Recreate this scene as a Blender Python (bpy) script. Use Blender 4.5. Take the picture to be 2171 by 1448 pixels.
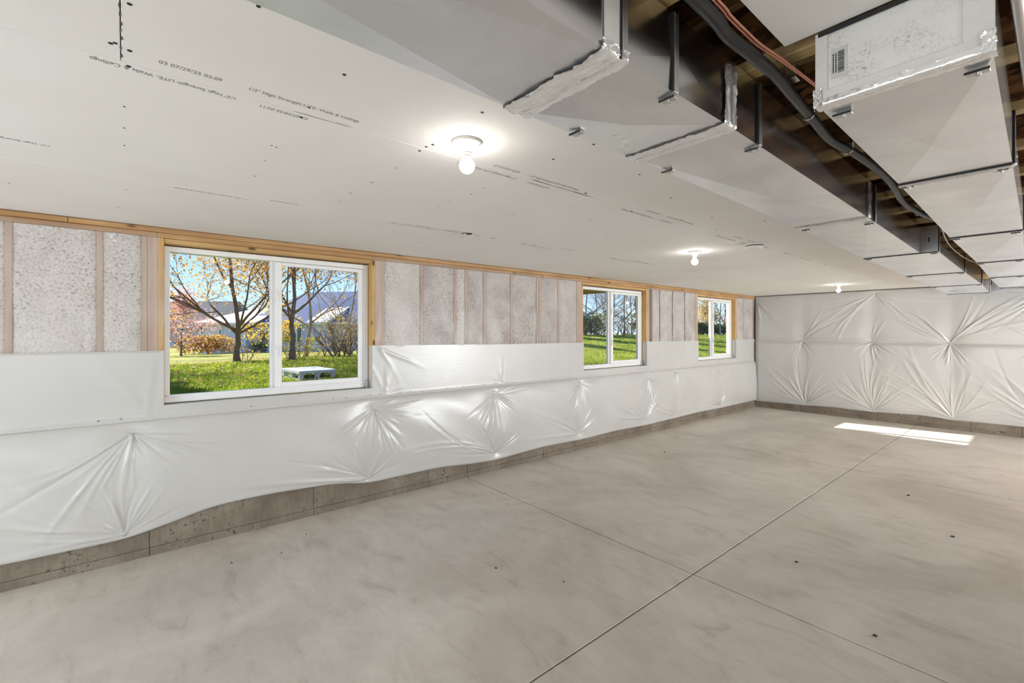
import bpy, math, random
import numpy as np
from mathutils import Vector, Matrix

for o in list(bpy.data.objects):
    bpy.data.objects.remove(o, do_unlink=True)
SC = bpy.context.scene
COL = SC.collection

# ------------------------------------------------------------------ camera
# room frame: window wall is the plane x = 0, the room runs along +y, floor z = 0
ROOM_L, CEIL = 11.30, 2.575          # far wall, drywall underside
cam_d = bpy.data.cameras.new('camera')
cam_d.lens, cam_d.sensor_width = 16.167, 36.0
cam_d.shift_y = -21.0 / 2171.0
cam_d.clip_start, cam_d.clip_end = 0.05, 400
cam = bpy.data.objects.new('camera', cam_d)
cam.location = (4.576, 0.0, 1.75)
cam.rotation_euler = (math.radians(90), 0, math.radians(49.867))
COL.objects.link(cam)
SC.camera = cam

# ------------------------------------------------------------------ exposure
SC.view_settings.view_transform = 'Standard'
SC.view_settings.look = 'None'
SC.view_settings.exposure = 0.68
SC.view_settings.gamma = 1.0
SC.view_settings.use_curve_mapping = False
SC.cycles.use_denoising = True
SC.cycles.max_bounces = 10
SC.cycles.diffuse_bounces = 5
SC.cycles.glossy_bounces = 4
SC.cycles.transparent_max_bounces = 12
SC.cycles.sample_clamp_indirect = 6.0
SC.cycles.caustics_reflective = False
SC.cycles.caustics_refractive = False

# ------------------------------------------------------------------ sky
SKY, SUN, BACK_FILL, RIGHT_FILL, BULB = 1.25, 10.0, 72.0, 385.0, 34.0
world = bpy.data.worlds.new('sky')
SC.world = world
world.use_nodes = True
wn, wl = world.node_tree.nodes, world.node_tree.links
wn.clear()
w_out = wn.new('ShaderNodeOutputWorld'); w_bg = wn.new('ShaderNodeBackground')
w_tc = wn.new('ShaderNodeTexCoord'); w_sep = wn.new('ShaderNodeSeparateXYZ'); w_ramp = wn.new('ShaderNodeValToRGB')
w_ramp.color_ramp.elements[0].position = 0.0
w_ramp.color_ramp.elements[0].color = (0.46, 0.62, 0.74, 1)
w_ramp.color_ramp.elements[1].position = 0.8
w_ramp.color_ramp.elements[1].color = (0.09, 0.22, 0.50, 1)
e = w_ramp.color_ramp.elements.new(0.16); e.color = (0.22, 0.42, 0.67, 1)
wl.new(w_tc.outputs['Generated'], w_sep.inputs[0]); wl.new(w_sep.outputs['Z'], w_ramp.inputs[0])
wl.new(w_ramp.outputs[0], w_bg.inputs[0]); w_bg.inputs[1].default_value = SKY
wl.new(w_bg.outputs[0], w_out.inputs[0])

# ------------------------------------------------------------------ sun: low autumn sun shining in over the yard
sun_d = bpy.data.lights.new('sun', 'SUN')
sun_d.energy, sun_d.angle, sun_d.color = SUN, math.radians(0.6), (1.0, 0.93, 0.80)
sun = bpy.data.objects.new('sun', sun_d)
sun.rotation_euler = Vector((1.0, 0.19, -0.625)).to_track_quat('-Z', 'Y').to_euler()
sun.location = (-20, 0, 14)
COL.objects.link(sun)

# ------------------------------------------------------------------ fill lights at an added patio door and added right-wall windows, all unseen
def area(name, loc, direction, w, h, power, color):
    d = bpy.data.lights.new(name, 'AREA')
    d.shape, d.size, d.size_y, d.energy, d.color = 'RECTANGLE', w, h, power, color
    o = bpy.data.objects.new(name, d)
    o.location = loc
    o.rotation_euler = Vector(direction).to_track_quat('-Z', 'Y').to_euler()
    COL.objects.link(o)
    return o
area('back_fill_light', (2.9, -3.35, 1.12), (0, 1, -0.45), 3.4, 2.0, BACK_FILL, (0.98, 0.985, 0.99))
area('side_fill_light', (9.15, 8.4, 1.35), (-1, 0, -0.15), 3.6, 1.8, RIGHT_FILL, (0.98, 0.985, 0.99))
area('near_fill_light', (9.15, -1.2, 1.35), (-1, 0, -0.5), 2.6, 1.8, RIGHT_FILL * 0.10, (0.98, 0.985, 0.99))

# ================================================================== helpers
def tag(o, label=None, cat=None, group=None, kind=None):
    if label: o['label'] = label
    if cat: o['category'] = cat
    if group: o['group'] = group
    if kind: o['kind'] = kind
    return o

def empty(name, loc=(0, 0, 0), parent=None, rotz=0.0):
    o = bpy.data.objects.new(name, None)
    o.location = loc; o.rotation_euler = (0, 0, rotz); o.empty_display_size = 0.1
    COL.objects.link(o)
    if parent: o.parent = parent
    return o

def link_mesh(name, me, mat=None, parent=None, loc=None):
    o = bpy.data.objects.new(name, me)
    if mat is not None and len(me.materials) == 0: me.materials.append(mat)
    COL.objects.link(o)
    if parent: o.parent = parent
    if loc is not None: o.location = loc
    return o

def raw_mesh(name, verts, faces, smooth=False):
    me = bpy.data.meshes.new(name)
    me.from_pydata([tuple(map(float, v)) for v in verts], [], faces)
    if smooth: me.polygons.foreach_set('use_smooth', [True] * len(me.polygons))
    me.update()
    return me

def np_mesh(name, V, Q, smooth=True):
    """V (n,3) float, Q (m,k) int: fast mesh of tris or quads"""
    me = bpy.data.meshes.new(name)
    k = Q.shape[1]
    me.vertices.add(len(V)); me.vertices.foreach_set('co', np.asarray(V, np.float32).ravel())
    me.loops.add(Q.size); me.loops.foreach_set('vertex_index', np.asarray(Q, np.int32).ravel())
    me.polygons.add(len(Q))
    me.polygons.foreach_set('loop_start', np.arange(0, Q.size, k, dtype=np.int32))
    me.polygons.foreach_set('loop_total', np.full(len(Q), k, np.int32))
    if smooth: me.polygons.foreach_set('use_smooth', np.ones(len(Q), bool))
    me.update(calc_edges=True); me.validate()
    return me

def grid_faces(nu, nv, keep=None):
    i, j = np.meshgrid(np.arange(nu - 1), np.arange(nv - 1), indexing='ij')
    a = (i * nv + j).ravel()
    Q = np.stack([a, a + nv, a + nv + 1, a + 1], 1)
    return Q if keep is None else Q[keep.ravel()]

class MB:
    """collects vertices and faces of ONE part"""
    def __init__(s): s.v, s.f = [], []
    def add(s, verts, faces):
        n = len(s.v); s.v += [tuple(v) for v in verts]; s.f += [tuple(i + n for i in f) for f in faces]
        return s
    def box(s, x0, x1, y0, y1, z0, z1):
        return s.add([(x0, y0, z0), (x1, y0, z0), (x1, y1, z0), (x0, y1, z0), (x0, y0, z1), (x1, y0, z1), (x1, y1, z1), (x0, y1, z1)],
                     [(0, 3, 2, 1), (4, 5, 6, 7), (0, 1, 5, 4), (1, 2, 6, 5), (2, 3, 7, 6), (3, 0, 4, 7)])
    def bbox(s, x0, x1, y0, y1, z0, z1, b=0.003):
        """box with all edges chamfered"""
        vs, idx = [], {}
        for ix, X in enumerate((x0, x1)):
            for iy, Y in enumerate((y0, y1)):
                for iz, Z in enumerate((z0, z1)):
                    sx, sy, sz = (b if ix == 0 else -b), (b if iy == 0 else -b), (b if iz == 0 else -b)
                    idx[(ix, iy, iz, 0)] = len(vs); vs.append((X, Y + sy, Z + sz))
                    idx[(ix, iy, iz, 1)] = len(vs); vs.append((X + sx, Y, Z + sz))
                    idx[(ix, iy, iz, 2)] = len(vs); vs.append((X + sx, Y + sy, Z))
        g = lambda a, b_, c, k: idx[(a, b_, c, k)]
        F = []
        for a in (0, 1):
            q = [g(a, 0, 0, 0), g(a, 1, 0, 0), g(a, 1, 1, 0), g(a, 0, 1, 0)]; F.append(q if a else q[::-1])
            q = [g(0, a, 0, 1), g(1, a, 0, 1), g(1, a, 1, 1), g(0, a, 1, 1)]; F.append(q[::-1] if a else q)
            q = [g(0, 0, a, 2), g(1, 0, a, 2), g(1, 1, a, 2), g(0, 1, a, 2)]; F.append(q if a else q[::-1])
        for a in (0, 1):
            for b_ in (0, 1):
                F.append([g(a, b_, 0, 0), g(a, b_, 0, 1), g(a, b_, 1, 1), g(a, b_, 1, 0)])
                F.append([g(a, 0, b_, 0), g(a, 0, b_, 2), g(a, 1, b_, 2), g(a, 1, b_, 0)])
                F.append([g(0, a, b_, 1), g(0, a, b_, 2), g(1, a, b_, 2), g(1, a, b_, 1)])
        for a in (0, 1):
            for b_ in (0, 1):
                for c in (0, 1):
                    F.append([g(a, b_, c, 0), g(a, b_, c, 1), g(a, b_, c, 2)])
        return s.add(vs, F)
    def tube(s, pts, radii, n=8, cap=True):
        pts = [Vector(p) for p in pts]
        if not hasattr(radii, '__len__'): radii = [radii] * len(pts)
        base = len(s.v); ref = Vector((0, 0, 1))
        for i, p in enumerate(pts):
            d = (pts[min(i + 1, len(pts) - 1)] - pts[max(i - 1, 0)]).normalized()
            if abs(d.dot(ref)) > 0.95: ref = Vector((1, 0, 0))
            a = d.cross(ref).normalized(); b = d.cross(a).normalized(); ref = -(d.cross(a)).cross(d).normalized() if False else ref
            for k in range(n):
                t = 2 * math.pi * k / n
                s.v.append(tuple(p + (a * math.cos(t) + b * math.sin(t)) * radii[i]))
        for i in range(len(pts) - 1):
            for k in range(n):
                k2 = (k + 1) % n
                s.f.append((base + i * n + k, base + i * n + k2, base + (i + 1) * n + k2, base + (i + 1) * n + k))
        if cap:
            s.f.append(tuple(base + k for k in range(n))[::-1]); s.f.append(tuple(base + (len(pts) - 1) * n + k for k in range(n)))
        return s
    def lathe(s, prof, n=32, c=(0, 0, 0)):
        base = len(s.v)
        for r, z in prof:
            for k in range(n):
                t = 2 * math.pi * k / n
                s.v.append((c[0] + r * math.cos(t), c[1] + r * math.sin(t), c[2] + z))
        for i in range(len(prof) - 1):
            for k in range(n):
                k2 = (k + 1) % n
                s.f.append((base + i * n + k, base + i * n + k2, base + (i + 1) * n + k2, base + (i + 1) * n + k))
        s.f.append(tuple(base + k for k in range(n))[::-1]); s.f.append(tuple(base + (len(prof) - 1) * n + k for k in range(n)))
        return s
    def build(s, name, mat, parent=None, loc=None, smooth=False):
        return link_mesh(name, raw_mesh(name, s.v, s.f, smooth), mat, parent, loc)

# ================================================================== materials
def lin(c):
    return tuple(((v / 255) / 12.92 if v <= 10 else (((v / 255) + 0.055) / 1.055) ** 2.4) for v in c) + (1.0,)

def new_mat(name):
    m = bpy.data.materials.new(name); m.use_nodes = True
    nt = m.node_tree; nt.nodes.clear()
    out = nt.nodes.new('ShaderNodeOutputMaterial'); b = nt.nodes.new('ShaderNodeBsdfPrincipled')
    nt.links.new(b.outputs[0], out.inputs[0])
    return m, nt, b, out

def coords(nt, scale=(1, 1, 1), space='Object'):
    mp = nt.nodes.new('ShaderNodeMapping'); mp.inputs['Scale'].default_value = scale
    if space == 'World':
        g = nt.nodes.new('ShaderNodeNewGeometry'); nt.links.new(g.outputs['Position'], mp.inputs[0])
    else:
        t = nt.nodes.new('ShaderNodeTexCoord'); nt.links.new(t.outputs[space], mp.inputs[0])
    return mp.outputs[0]

def noise(nt, vec, scale, detail=4, rough=0.55, dist=0.0):
    n = nt.nodes.new('ShaderNodeTexNoise')
    n.inputs['Scale'].default_value = scale; n.inputs['Detail'].default_value = detail
    n.inputs['Roughness'].default_value = rough; n.inputs['Distortion'].default_value = dist
    nt.links.new(vec, n.inputs['Vector'])
    return n.outputs[0]

def ramp(nt, fac, stops, interp='LINEAR'):
    r = nt.nodes.new('ShaderNodeValToRGB'); r.color_ramp.interpolation = interp
    els = r.color_ramp.elements
    while len(els) < len(stops): els.new(0.5)
    for e_, (p, c) in zip(els, stops):
        e_.position = p; e_.color = c if len(c) == 4 else tuple(c) + (1,)
    nt.links.new(fac, r.inputs[0])
    return r.outputs[0]

def mixc(nt, fac, a, b, mode='MIX'):
    m = nt.nodes.new('ShaderNodeMix'); m.data_type = 'RGBA'; m.blend_type = mode
    for sock, v in ((m.inputs[0], fac), (m.inputs[6], a), (m.inputs[7], b)):
        if hasattr(v, 'is_linked') or hasattr(v, 'links'): nt.links.new(v, sock)
        else: sock.default_value = v
    return m.outputs[2]

def bump(nt, b, height, strength=0.3, dist=0.01):
    n = nt.nodes.new('ShaderNodeBump'); n.inputs['Strength'].default_value = strength; n.inputs['Distance'].default_value = dist
    nt.links.new(height, n.inputs['Height']); nt.links.new(n.outputs[0], b.inputs['Normal'])

def plain(name, rgb, rough=0.5, metal=0.0, var=0.06, scale=20, bmp=0.0, spec=0.5):
    m, nt, b, _ = new_mat(name)
    c = lin(rgb)
    v = coords(nt)
    n = noise(nt, v, scale)
    lo = tuple(x * (1 - var) for x in c[:3]) + (1,); hi = tuple(min(1, x * (1 + var)) for x in c[:3]) + (1,)
    nt.links.new(ramp(nt, n, [(0.3, lo), (0.7, hi)]), b.inputs['Base Color'])
    b.inputs['Roughness'].default_value = rough; b.inputs['Metallic'].default_value = metal
    b.inputs['Specular IOR Level'].default_value = spec
    if bmp: bump(nt, b, n, bmp, 0.005)
    return m

M = {}
# broom-smooth concrete slab: mottled warm grey with darker trowel clouds
m, nt, b, _ = new_mat('slab_concrete')
v = coords(nt, (1, 1, 1), 'World'); v2 = coords(nt, (1.0, 2.4, 1), 'World')
big = noise(nt, v, 0.55, 5, 0.62, 0.6); mid = noise(nt, v2, 2.6, 8, 0.66, 0.8); fine = noise(nt, v, 60, 3, 0.6)
c1 = ramp(nt, big, [(0.34, lin((195, 187, 176))), (0.5, lin((213, 206, 196))), (0.66, lin((227, 221, 212)))])
c2 = ramp(nt, mid, [(0.3, (0.66, 0.64, 0.61, 1)), (0.42, (0.9, 0.89, 0.88, 1)), (0.55, (1, 1, 1, 1)), (0.75, (1.0, 1.0, 1.0, 1))])
c = mixc(nt, 0.75, c1, c2, 'MULTIPLY')
c = mixc(nt, 0.18, c, ramp(nt, fine, [(0.3, (0.7, 0.7, 0.7, 1)), (0.7, (1, 1, 1, 1))]), 'MULTIPLY')
nt.links.new(c, b.inputs['Base Color'])
nt.links.new(ramp(nt, mid, [(0.3, (0.38,) * 3), (0.7, (0.56,) * 3)]), b.inputs['Roughness'])
b.inputs['Specular IOR Level'].default_value = 0.45
bump(nt, b, fine, 0.06, 0.003)
M['slab'] = m
# raw foundation concrete: browner, pitted
m, nt, b, _ = new_mat('foundation_concrete')
v = coords(nt, (1, 1, 1), 'World'); vs = coords(nt, (1, 14, 2.0), 'World')
n1 = noise(nt, v, 2.2, 6, 0.65); n2 = noise(nt, v, 26, 5, 0.7); n3 = noise(nt, vs, 3.0, 4, 0.6)
c = ramp(nt, n1, [(0.3, lin((104, 93, 81))), (0.55, lin((134, 123, 109))), (0.75, lin((150, 140, 127)))])
pits = ramp(nt, n2, [(0.36, (0.22, 0.2, 0.18, 1)), (0.42, (1, 1, 1, 1))])
msk = ramp(nt, n1, [(0.45, (0, 0, 0, 1)), (0.58, (1, 1, 1, 1))])
c = mixc(nt, msk, c, mixc(nt, 1.0, c, pits, 'MULTIPLY'))
c = mixc(nt, 0.35, c, ramp(nt, n3, [(0.35, (0.62, 0.6, 0.58, 1)), (0.6, (1, 1, 1, 1))]), 'MULTIPLY')
nt.links.new(c, b.inputs['Base Color']); b.inputs['Roughness'].default_value = 0.85
bump(nt, b, n2, 0.5, 0.006)
M['foundation'] = m
# drywall paper
m, nt, b, _ = new_mat('drywall_paper')
v = coords(nt, (1, 1, 1), 'World')
nt.links.new(ramp(nt, noise(nt, v, 1.4, 4, 0.5), [(0.3, lin((236, 233, 229))), (0.7, lin((241, 239, 236)))]), b.inputs['Base Color'])
b.inputs['Roughness'].default_value = 0.8; b.inputs['Specular IOR Level'].default_value = 0.25
bump(nt, b, noise(nt, v, 300, 2), 0.05, 0.001)
M['drywall'] = m
# white vinyl facing of the insulation blanket
m, nt, b, _ = new_mat('white_vinyl_facing')
v = coords(nt, (1, 1, 1), 'World')
nt.links.new(ramp(nt, noise(nt, v, 1.1, 3), [(0.3, lin((194, 193, 190))), (0.7, lin((203, 202, 199)))]), b.inputs['Base Color'])
b.inputs['Roughness'].default_value = 0.30; b.inputs['Specular IOR Level'].default_value = 0.6
b.inputs['Coat Weight'].default_value = 0.2; b.inputs['Coat Roughness'].default_value = 0.3
vy = coords(nt, (1, 0.35, 3.0), 'World')
bump(nt, b, noise(nt, vy, 22, 4, 0.6), 0.14, 0.006)
M['vinyl_facing'] = m
# clear polythene film
m, nt, b, out = new_mat('clear_poly_film')
v = coords(nt, (1, 1, 1), 'World')
b.inputs['Base Color'].default_value = lin((214, 209, 206)); b.inputs['Roughness'].default_value = 0.24
bump(nt, b, noise(nt, coords(nt, (1, 1, 0.4), 'World'), 12, 4, 0.6), 0.25, 0.01)
tr = nt.nodes.new('ShaderNodeBsdfTransparent'); mx = nt.nodes.new('ShaderNodeMixShader')
tr.inputs[0].default_value = (0.97, 0.955, 0.945, 1)
nt.links.new(ramp(nt, noise(nt, v, 3.0, 4), [(0.3, (0.12,) * 3), (0.7, (0.26,) * 3)]), mx.inputs[0])
nt.links.new(tr.outputs[0], mx.inputs[1]); nt.links.new(b.outputs[0], mx.inputs[2]); nt.links.new(mx.outputs[0], out.inputs[0])
M['film'] = m
# blown-in fibreglass behind the film
def batt_mat(name, lo, hi, fleck):
    m, nt, b, _ = new_mat(name)
    v = coords(nt, (1, 1, 1), 'World')
    n1 = noise(nt, v, 3.0, 5, 0.6, 0.4); n2 = noise(nt, coords(nt, (1, 1, 1.1), 'World'), 58, 3, 0.7, 0.3); n3 = noise(nt, v, 1.6, 2)
    c = ramp(nt, n1, [(0.32, lin(lo)), (0.62, lin(hi))])
    fl = ramp(nt, n2, [(0.33, lin(fleck)), (0.42, (0.72, 0.70, 0.69, 1)), (0.56, (1, 1, 1, 1))])
    c = mixc(nt, ramp(nt, n3, [(0.35, (0.35,) * 3), (0.6, (0.85,) * 3)]), c, mixc(nt, 1.0, c, fl, 'MULTIPLY'))
    nt.links.new(c, b.inputs['Base Color']); b.inputs['Roughness'].default_value = 0.95; b.inputs['Specular IOR Level'].default_value = 0.1
    bump(nt, b, n2, 0.7, 0.012)
    return m
M['batt_white'] = batt_mat('white_fibreglass', (214, 212, 209), (236, 235, 233), (110, 104, 100))
M['batt_grey'] = batt_mat('greyish_fibreglass', (186, 178, 177), (222, 219, 216), (110, 102, 98))
# framing lumber, grain along one axis
def wood(name, axis, a, b_, knots=True, rough=0.65, sc=1.0):
    m, nt, b, _ = new_mat(name)
    s_ = [34 * sc, 34 * sc, 34 * sc]; s_[axis] = 1.6 * sc
    k_ = [3.2, 3.2, 3.2]; k_[axis] = 1.5
    g = noise(nt, coords(nt, tuple(s_), 'World'), 1.0, 5, 0.6, 0.3)
    c = ramp(nt, g, [(0.3, lin(a)), (0.7, lin(b_))])
    tone = noise(nt, coords(nt, tuple(k_), 'World'), 1.0, 2)
    c = mixc(nt, 0.5, c, ramp(nt, tone, [(0.35, (0.62, 0.52, 0.42, 1)), (0.6, (1, 1, 1, 1))]), 'MULTIPLY')
    if knots:
        vo = nt.nodes.new('ShaderNodeTexVoronoi'); vo.inputs['Scale'].default_value = 1.0
        kk = [9.0, 9.0, 9.0]; kk[axis] = 3.5
        nt.links.new(coords(nt, tuple(kk), 'World'), vo.inputs['Vector'])
        c = mixc(nt, ramp(nt, vo.outputs['Distance'], [(0.07, (1, 1, 1, 1)), (0.16, (0, 0, 0, 1))]), c, lin((92, 58, 32)))
    nt.links.new(c, b.inputs['Base Color']); b.inputs['Roughness'].default_value = rough
    bump(nt, b, g, 0.15, 0.002)
    return m
M['lumber_z'] = wood('stud_lumber', 2, (188, 146, 92), (219, 184, 130))
M['lumber_y'] = wood('plate_lumber', 1, (168, 126, 82), (204, 166, 116))
M['header'] = wood('header_lumber', 1, (184, 144, 92), (214, 178, 124))
M['jamb'] = wood('jamb_lumber', 2, (200, 156, 90), (224, 186, 124))
M['stud_film'] = wood('pale_stud_lumber', 2, (190, 168, 150), (208, 188, 172), knots=False)
M['flange'] = wood('joist_flange_lumber', 0, (206, 172, 116), (232, 206, 152), knots=False)
M['deck'] = wood('treated_deck_lumber', 1, (150, 136, 66), (186, 172, 92), knots=False)
# oriented strand board
m, nt, b, _ = new_mat('strand_board')
vo = nt.nodes.new('ShaderNodeTexVoronoi'); vo.inputs['Scale'].default_value = 34
nt.links.new(coords(nt, (0.5, 1.0, 1.6), 'World'), vo.inputs['Vector'])
sp = nt.nodes.new('ShaderNodeSeparateColor'); nt.links.new(vo.outputs['Color'], sp.inputs[0])
c = ramp(nt, sp.outputs[0], [(0.0, lin((58, 34, 18))), (0.35, lin((112, 72, 40))), (0.7, lin((150, 102, 60))), (1.0, lin((176, 128, 80)))])
nt.links.new(mixc(nt, 0.5, c, ramp(nt, noise(nt, coords(nt, (1, 1, 1), 'World'), 9, 5), [(0.3, (0.5, 0.45, 0.4, 1)), (0.7, (1, 1, 1, 1))]), 'MULTIPLY'), b.inputs['Base Color'])
b.inputs['Roughness'].default_value = 0.75; bump(nt, b, vo.outputs['Distance'], 0.3, 0.004)
M['osb'] = m
# galvanised sheet
def galv(name, rough, tint, var=0.06):
    m, nt, b, _ = new_mat(name)
    v = coords(nt, (1, 1, 1), 'World')
    n1 = noise(nt, v, 3.0, 4, 0.6, 0.5); n2 = noise(nt, coords(nt, (1, 0.2, 1), 'World'), 18, 4, 0.6)
    nt.links.new(ramp(nt, n1, [(0.3, tuple(x * (1 - var) for x in tint) + (1,)), (0.7, tuple(tint) + (1,))]), b.inputs['Base Color'])
    b.inputs['Metallic'].default_value = 1.0
    nt.links.new(ramp(nt, n2, [(0.3, (rough * 0.98,) * 3), (0.7, (rough * 1.06,) * 3)]), b.inputs['Roughness'])
    return m
M['galv'] = galv('galvanised_sheet', 0.335, (0.905, 0.93, 0.965), 0.14)
M['galv_side'] = galv('galvanised_sheet_smooth', 0.20, (0.74, 0.74, 0.745))
M['cleat'] = galv('galvanised_cleat', 0.36, (0.66, 0.655, 0.65))
m, nt, b, _ = new_mat('crinkled_foil_tape')
b.inputs['Base Color'].default_value = (0.97, 0.97, 0.97, 1); b.inputs['Metallic'].default_value = 0.75; b.inputs['Roughness'].default_value = 0.2
bump(nt, b, noise(nt, coords(nt, (0.25, 1, 0.25), 'World'), 60, 4, 0.6, 0.5), 0.5, 0.008)
M['foil'] = m
m, nt, b, _ = new_mat('foil_faced_duct_board')
v = coords(nt, (1, 1, 1), 'World')
n1 = noise(nt, v, 9, 3); n2 = noise(nt, v, 150, 4, 0.7, 1.0)
fl = ramp(nt, n2, [(0.36, lin((150, 145, 130))), (0.46, lin((206, 203, 197))), (0.6, lin((222, 220, 215)))])
nt.links.new(mixc(nt, ramp(nt, n1, [(0.4, (0, 0, 0, 1)), (0.6, (1, 1, 1, 1))]), lin((218, 216, 211)), fl), b.inputs['Base Color'])
b.inputs['Roughness'].default_value = 0.5
M['duct_board'] = m
M['tape_white'] = plain('white_foil_tape', (212, 209, 204), 0.32, 0.0, 0.04, 30, 0.3)
M['vinyl'] = plain('white_window_vinyl', (240, 240, 240), 0.32, 0, 0.01)
M['porcelain'] = plain('white_porcelain', (238, 235, 229), 0.2, 0, 0.01)
M['plastic'] = plain('white_plastic', (236, 234, 229), 0.4, 0, 0.01)
M['slit'] = plain('dark_slit', (30, 30, 30), 0.7)
M['black_pipe'] = plain('black_pipe_insulation', (34, 36, 36), 0.45, 0, 0.25, 14, 0.25)
M['copper'] = plain('bright_copper', (226, 158, 130), 0.35, 0.45, 0.05)
M['steel'] = plain('bright_steel', (190, 190, 188), 0.3, 1.0)
M['screw'] = plain('black_screw_head', (22, 20, 19), 0.6)
M['ink'] = plain('grey_printing_ink', (128, 125, 121), 0.9, 0, 0.1, 60)
M['torn'] = plain('torn_gypsum_gap', (58, 54, 50), 0.9)
M['chip'] = plain('chipped_paper_edge', (96, 92, 88), 0.9)
M['gypsum'] = plain('ragged_gypsum', (205, 201, 195), 0.9)
M['gap'] = plain('dark_cavity', (34, 30, 27), 0.95)
M['paper_label'] = plain('grey_paper_label', (196, 194, 190), 0.6, 0, 0.02)
M['label_ink'] = plain('black_label_ink', (36, 35, 34), 0.7)
M['pvc'] = plain('grey_white_pipe', (196, 184, 176), 0.35, 0, 0.05)
M['wrap'] = plain('wrinkled_white_wrap', (188, 180, 174), 0.5, 0, 0.12, 30, 0.5)
M['wire_white'] = plain('white_cable_jacket', (232, 230, 226), 0.4)
# bulb
m, nt, b, out = new_mat('lit_bulb')
em = nt.nodes.new('ShaderNodeEmission'); em.inputs[0].default_value = (1.0, 0.96, 0.90, 1); em.inputs[1].default_value = BULB
nt.links.new(em.outputs[0], out.inputs[0])
M['bulb'] = m
# window glass: see-through with a faint clear reflection
m, nt, b, out = new_mat('window_glass')
tr = nt.nodes.new('ShaderNodeBsdfTransparent'); gl = nt.nodes.new('ShaderNodeBsdfGlossy'); mx = nt.nodes.new('ShaderNodeMixShader'); lw = nt.nodes.new('ShaderNodeLayerWeight')
tr.inputs[0].default_value = (0.985, 0.99, 0.99, 1); gl.inputs['Roughness'].default_value = 0.005; lw.inputs[0].default_value = 0.5
nt.links.new(ramp(nt, lw.outputs['Facing'], [(0.0, (0.02,) * 3), (0.6, (0.035,) * 3), (0.85, (0.12,) * 3), (1.0, (0.7,) * 3)]), mx.inputs[0])
nt.links.new(tr.outputs[0], mx.inputs[1]); nt.links.new(gl.outputs[0], mx.inputs[2]); nt.links.new(mx.outputs[0], out.inputs[0])
M['glass'] = m
# ================================================================== floor
rng = np.random.default_rng(7)
XR, YB = 9.0, -3.2
floor = MB().box(-0.25, XR + 0.2, YB - 0.2, ROOM_L + 0.25, -0.14, -0.06).build('floor', M['gap'])
tag(floor, kind='structure')
xs = [0.0, 2.88, 6.82, XR]; ys = [YB, -0.78, 3.14, 7.06, ROOM_L]
for i in range(3):
    for j in range(4):
        g = 0.0048
        MB().bbox(xs[i] + g, xs[i + 1] - g, ys[j] + 0.006, ys[j + 1] - 0.006, -0.06, 0.0, 0.002).build('concrete_slab', M['slab'], floor)
# crumbs and a few dark specks lying on the slab
crumb = MB()
for (x, y, s) in [(1.9, 2.1, 0.008), (2.35, 2.35, 0.006), (0.55, 0.62, 0.007), (0.62, 0.95, 0.006), (0.4, 1.2, 0.006), (3.55, 6.4, 0.012), (4.0, 5.4, 0.012), (3.3, 3.9, 0.01), (0.9, 6.0, 0.01), (3.7, 2.2, 0.008), (3.9, 3.3, 0.01)]:
    crumb.bbox(x - s, x + s, y - s * 0.7, y + s * 0.7, 0.0, s * 0.7, s * 0.2)
tag(crumb.build('floor_debris', M['torn'], floor), kind='stuff')

# ================================================================== walls
WIN = [(0.24, 1.96), (5.25, 6.89), (8.66, 10.30)]        # rough openings along the window wall
WZ0, WZ1 = 1.165, 2.45
wall_left = MB().box(-0.25, 0.0, YB - 0.2, ROOM_L, -0.06, 1.06).build('wall_left', M['foundation'])
tag(wall_left, kind='structure')
wall_far = MB().box(-0.25, XR + 0.2, ROOM_L, ROOM_L + 0.25, -0.06, 2.90).build('wall_far', M['foundation'])
tag(wall_far, kind='structure')
# back and right-hand walls, out of view; their door and windows are added for fill
wb = MB()
for a in ((-0.25, 1.2, -0.06, 2.9), (4.6, XR + 0.2, -0.06, 2.9), (1.2, 4.6, 2.12, 2.9), (1.2, 4.6, -0.06, 0.04)):
    wb.box(a[0], a[1], YB - 0.2, YB, a[2], a[3])
wall_back = wb.build('wall_back', M['vinyl_facing']); tag(wall_back, kind='structure')
wr = MB()
for a in ((YB, -2.5, -0.06, 2.9), (0.1, 6.6, -0.06, 2.9), (10.2, ROOM_L, -0.06, 2.9), (-2.5, 0.1, 2.3, 2.9), (-2.5, 0.1, -0.06, 0.45), (6.6, 10.2, 2.3, 2.9), (6.6, 10.2, -0.06, 0.45)):
    wr.box(XR, XR + 0.2, a[0], a[1], a[2], a[3])
wall_right = wr.build('wall_right', M['vinyl_facing']); tag(wall_right, kind='structure')
door = empty('added_door_1', (1.2, YB - 0.12, 0.04)); tag(door, kind='structure')  # unseen door, added to frame the back fill light
fr = MB().box(0, 3.4, -0.04, 0.04, 0, 0.06).box(0, 3.4, -0.04, 0.04, 2.02, 2.08).box(0, 0.06, -0.04, 0.04, 0.06, 2.02).box(3.34, 3.4, -0.04, 0.04, 0.06, 2.02).box(1.66, 1.74, -0.04, 0.04, 0.06, 2.02)
fr.build('frame', M['vinyl'], door)
for x0, x1 in ((0.06, 1.66), (1.74, 3.34)): MB().box(x0, x1, -0.003, 0.003, 0.06, 2.02).build('pane', M['glass'], door)
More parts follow.
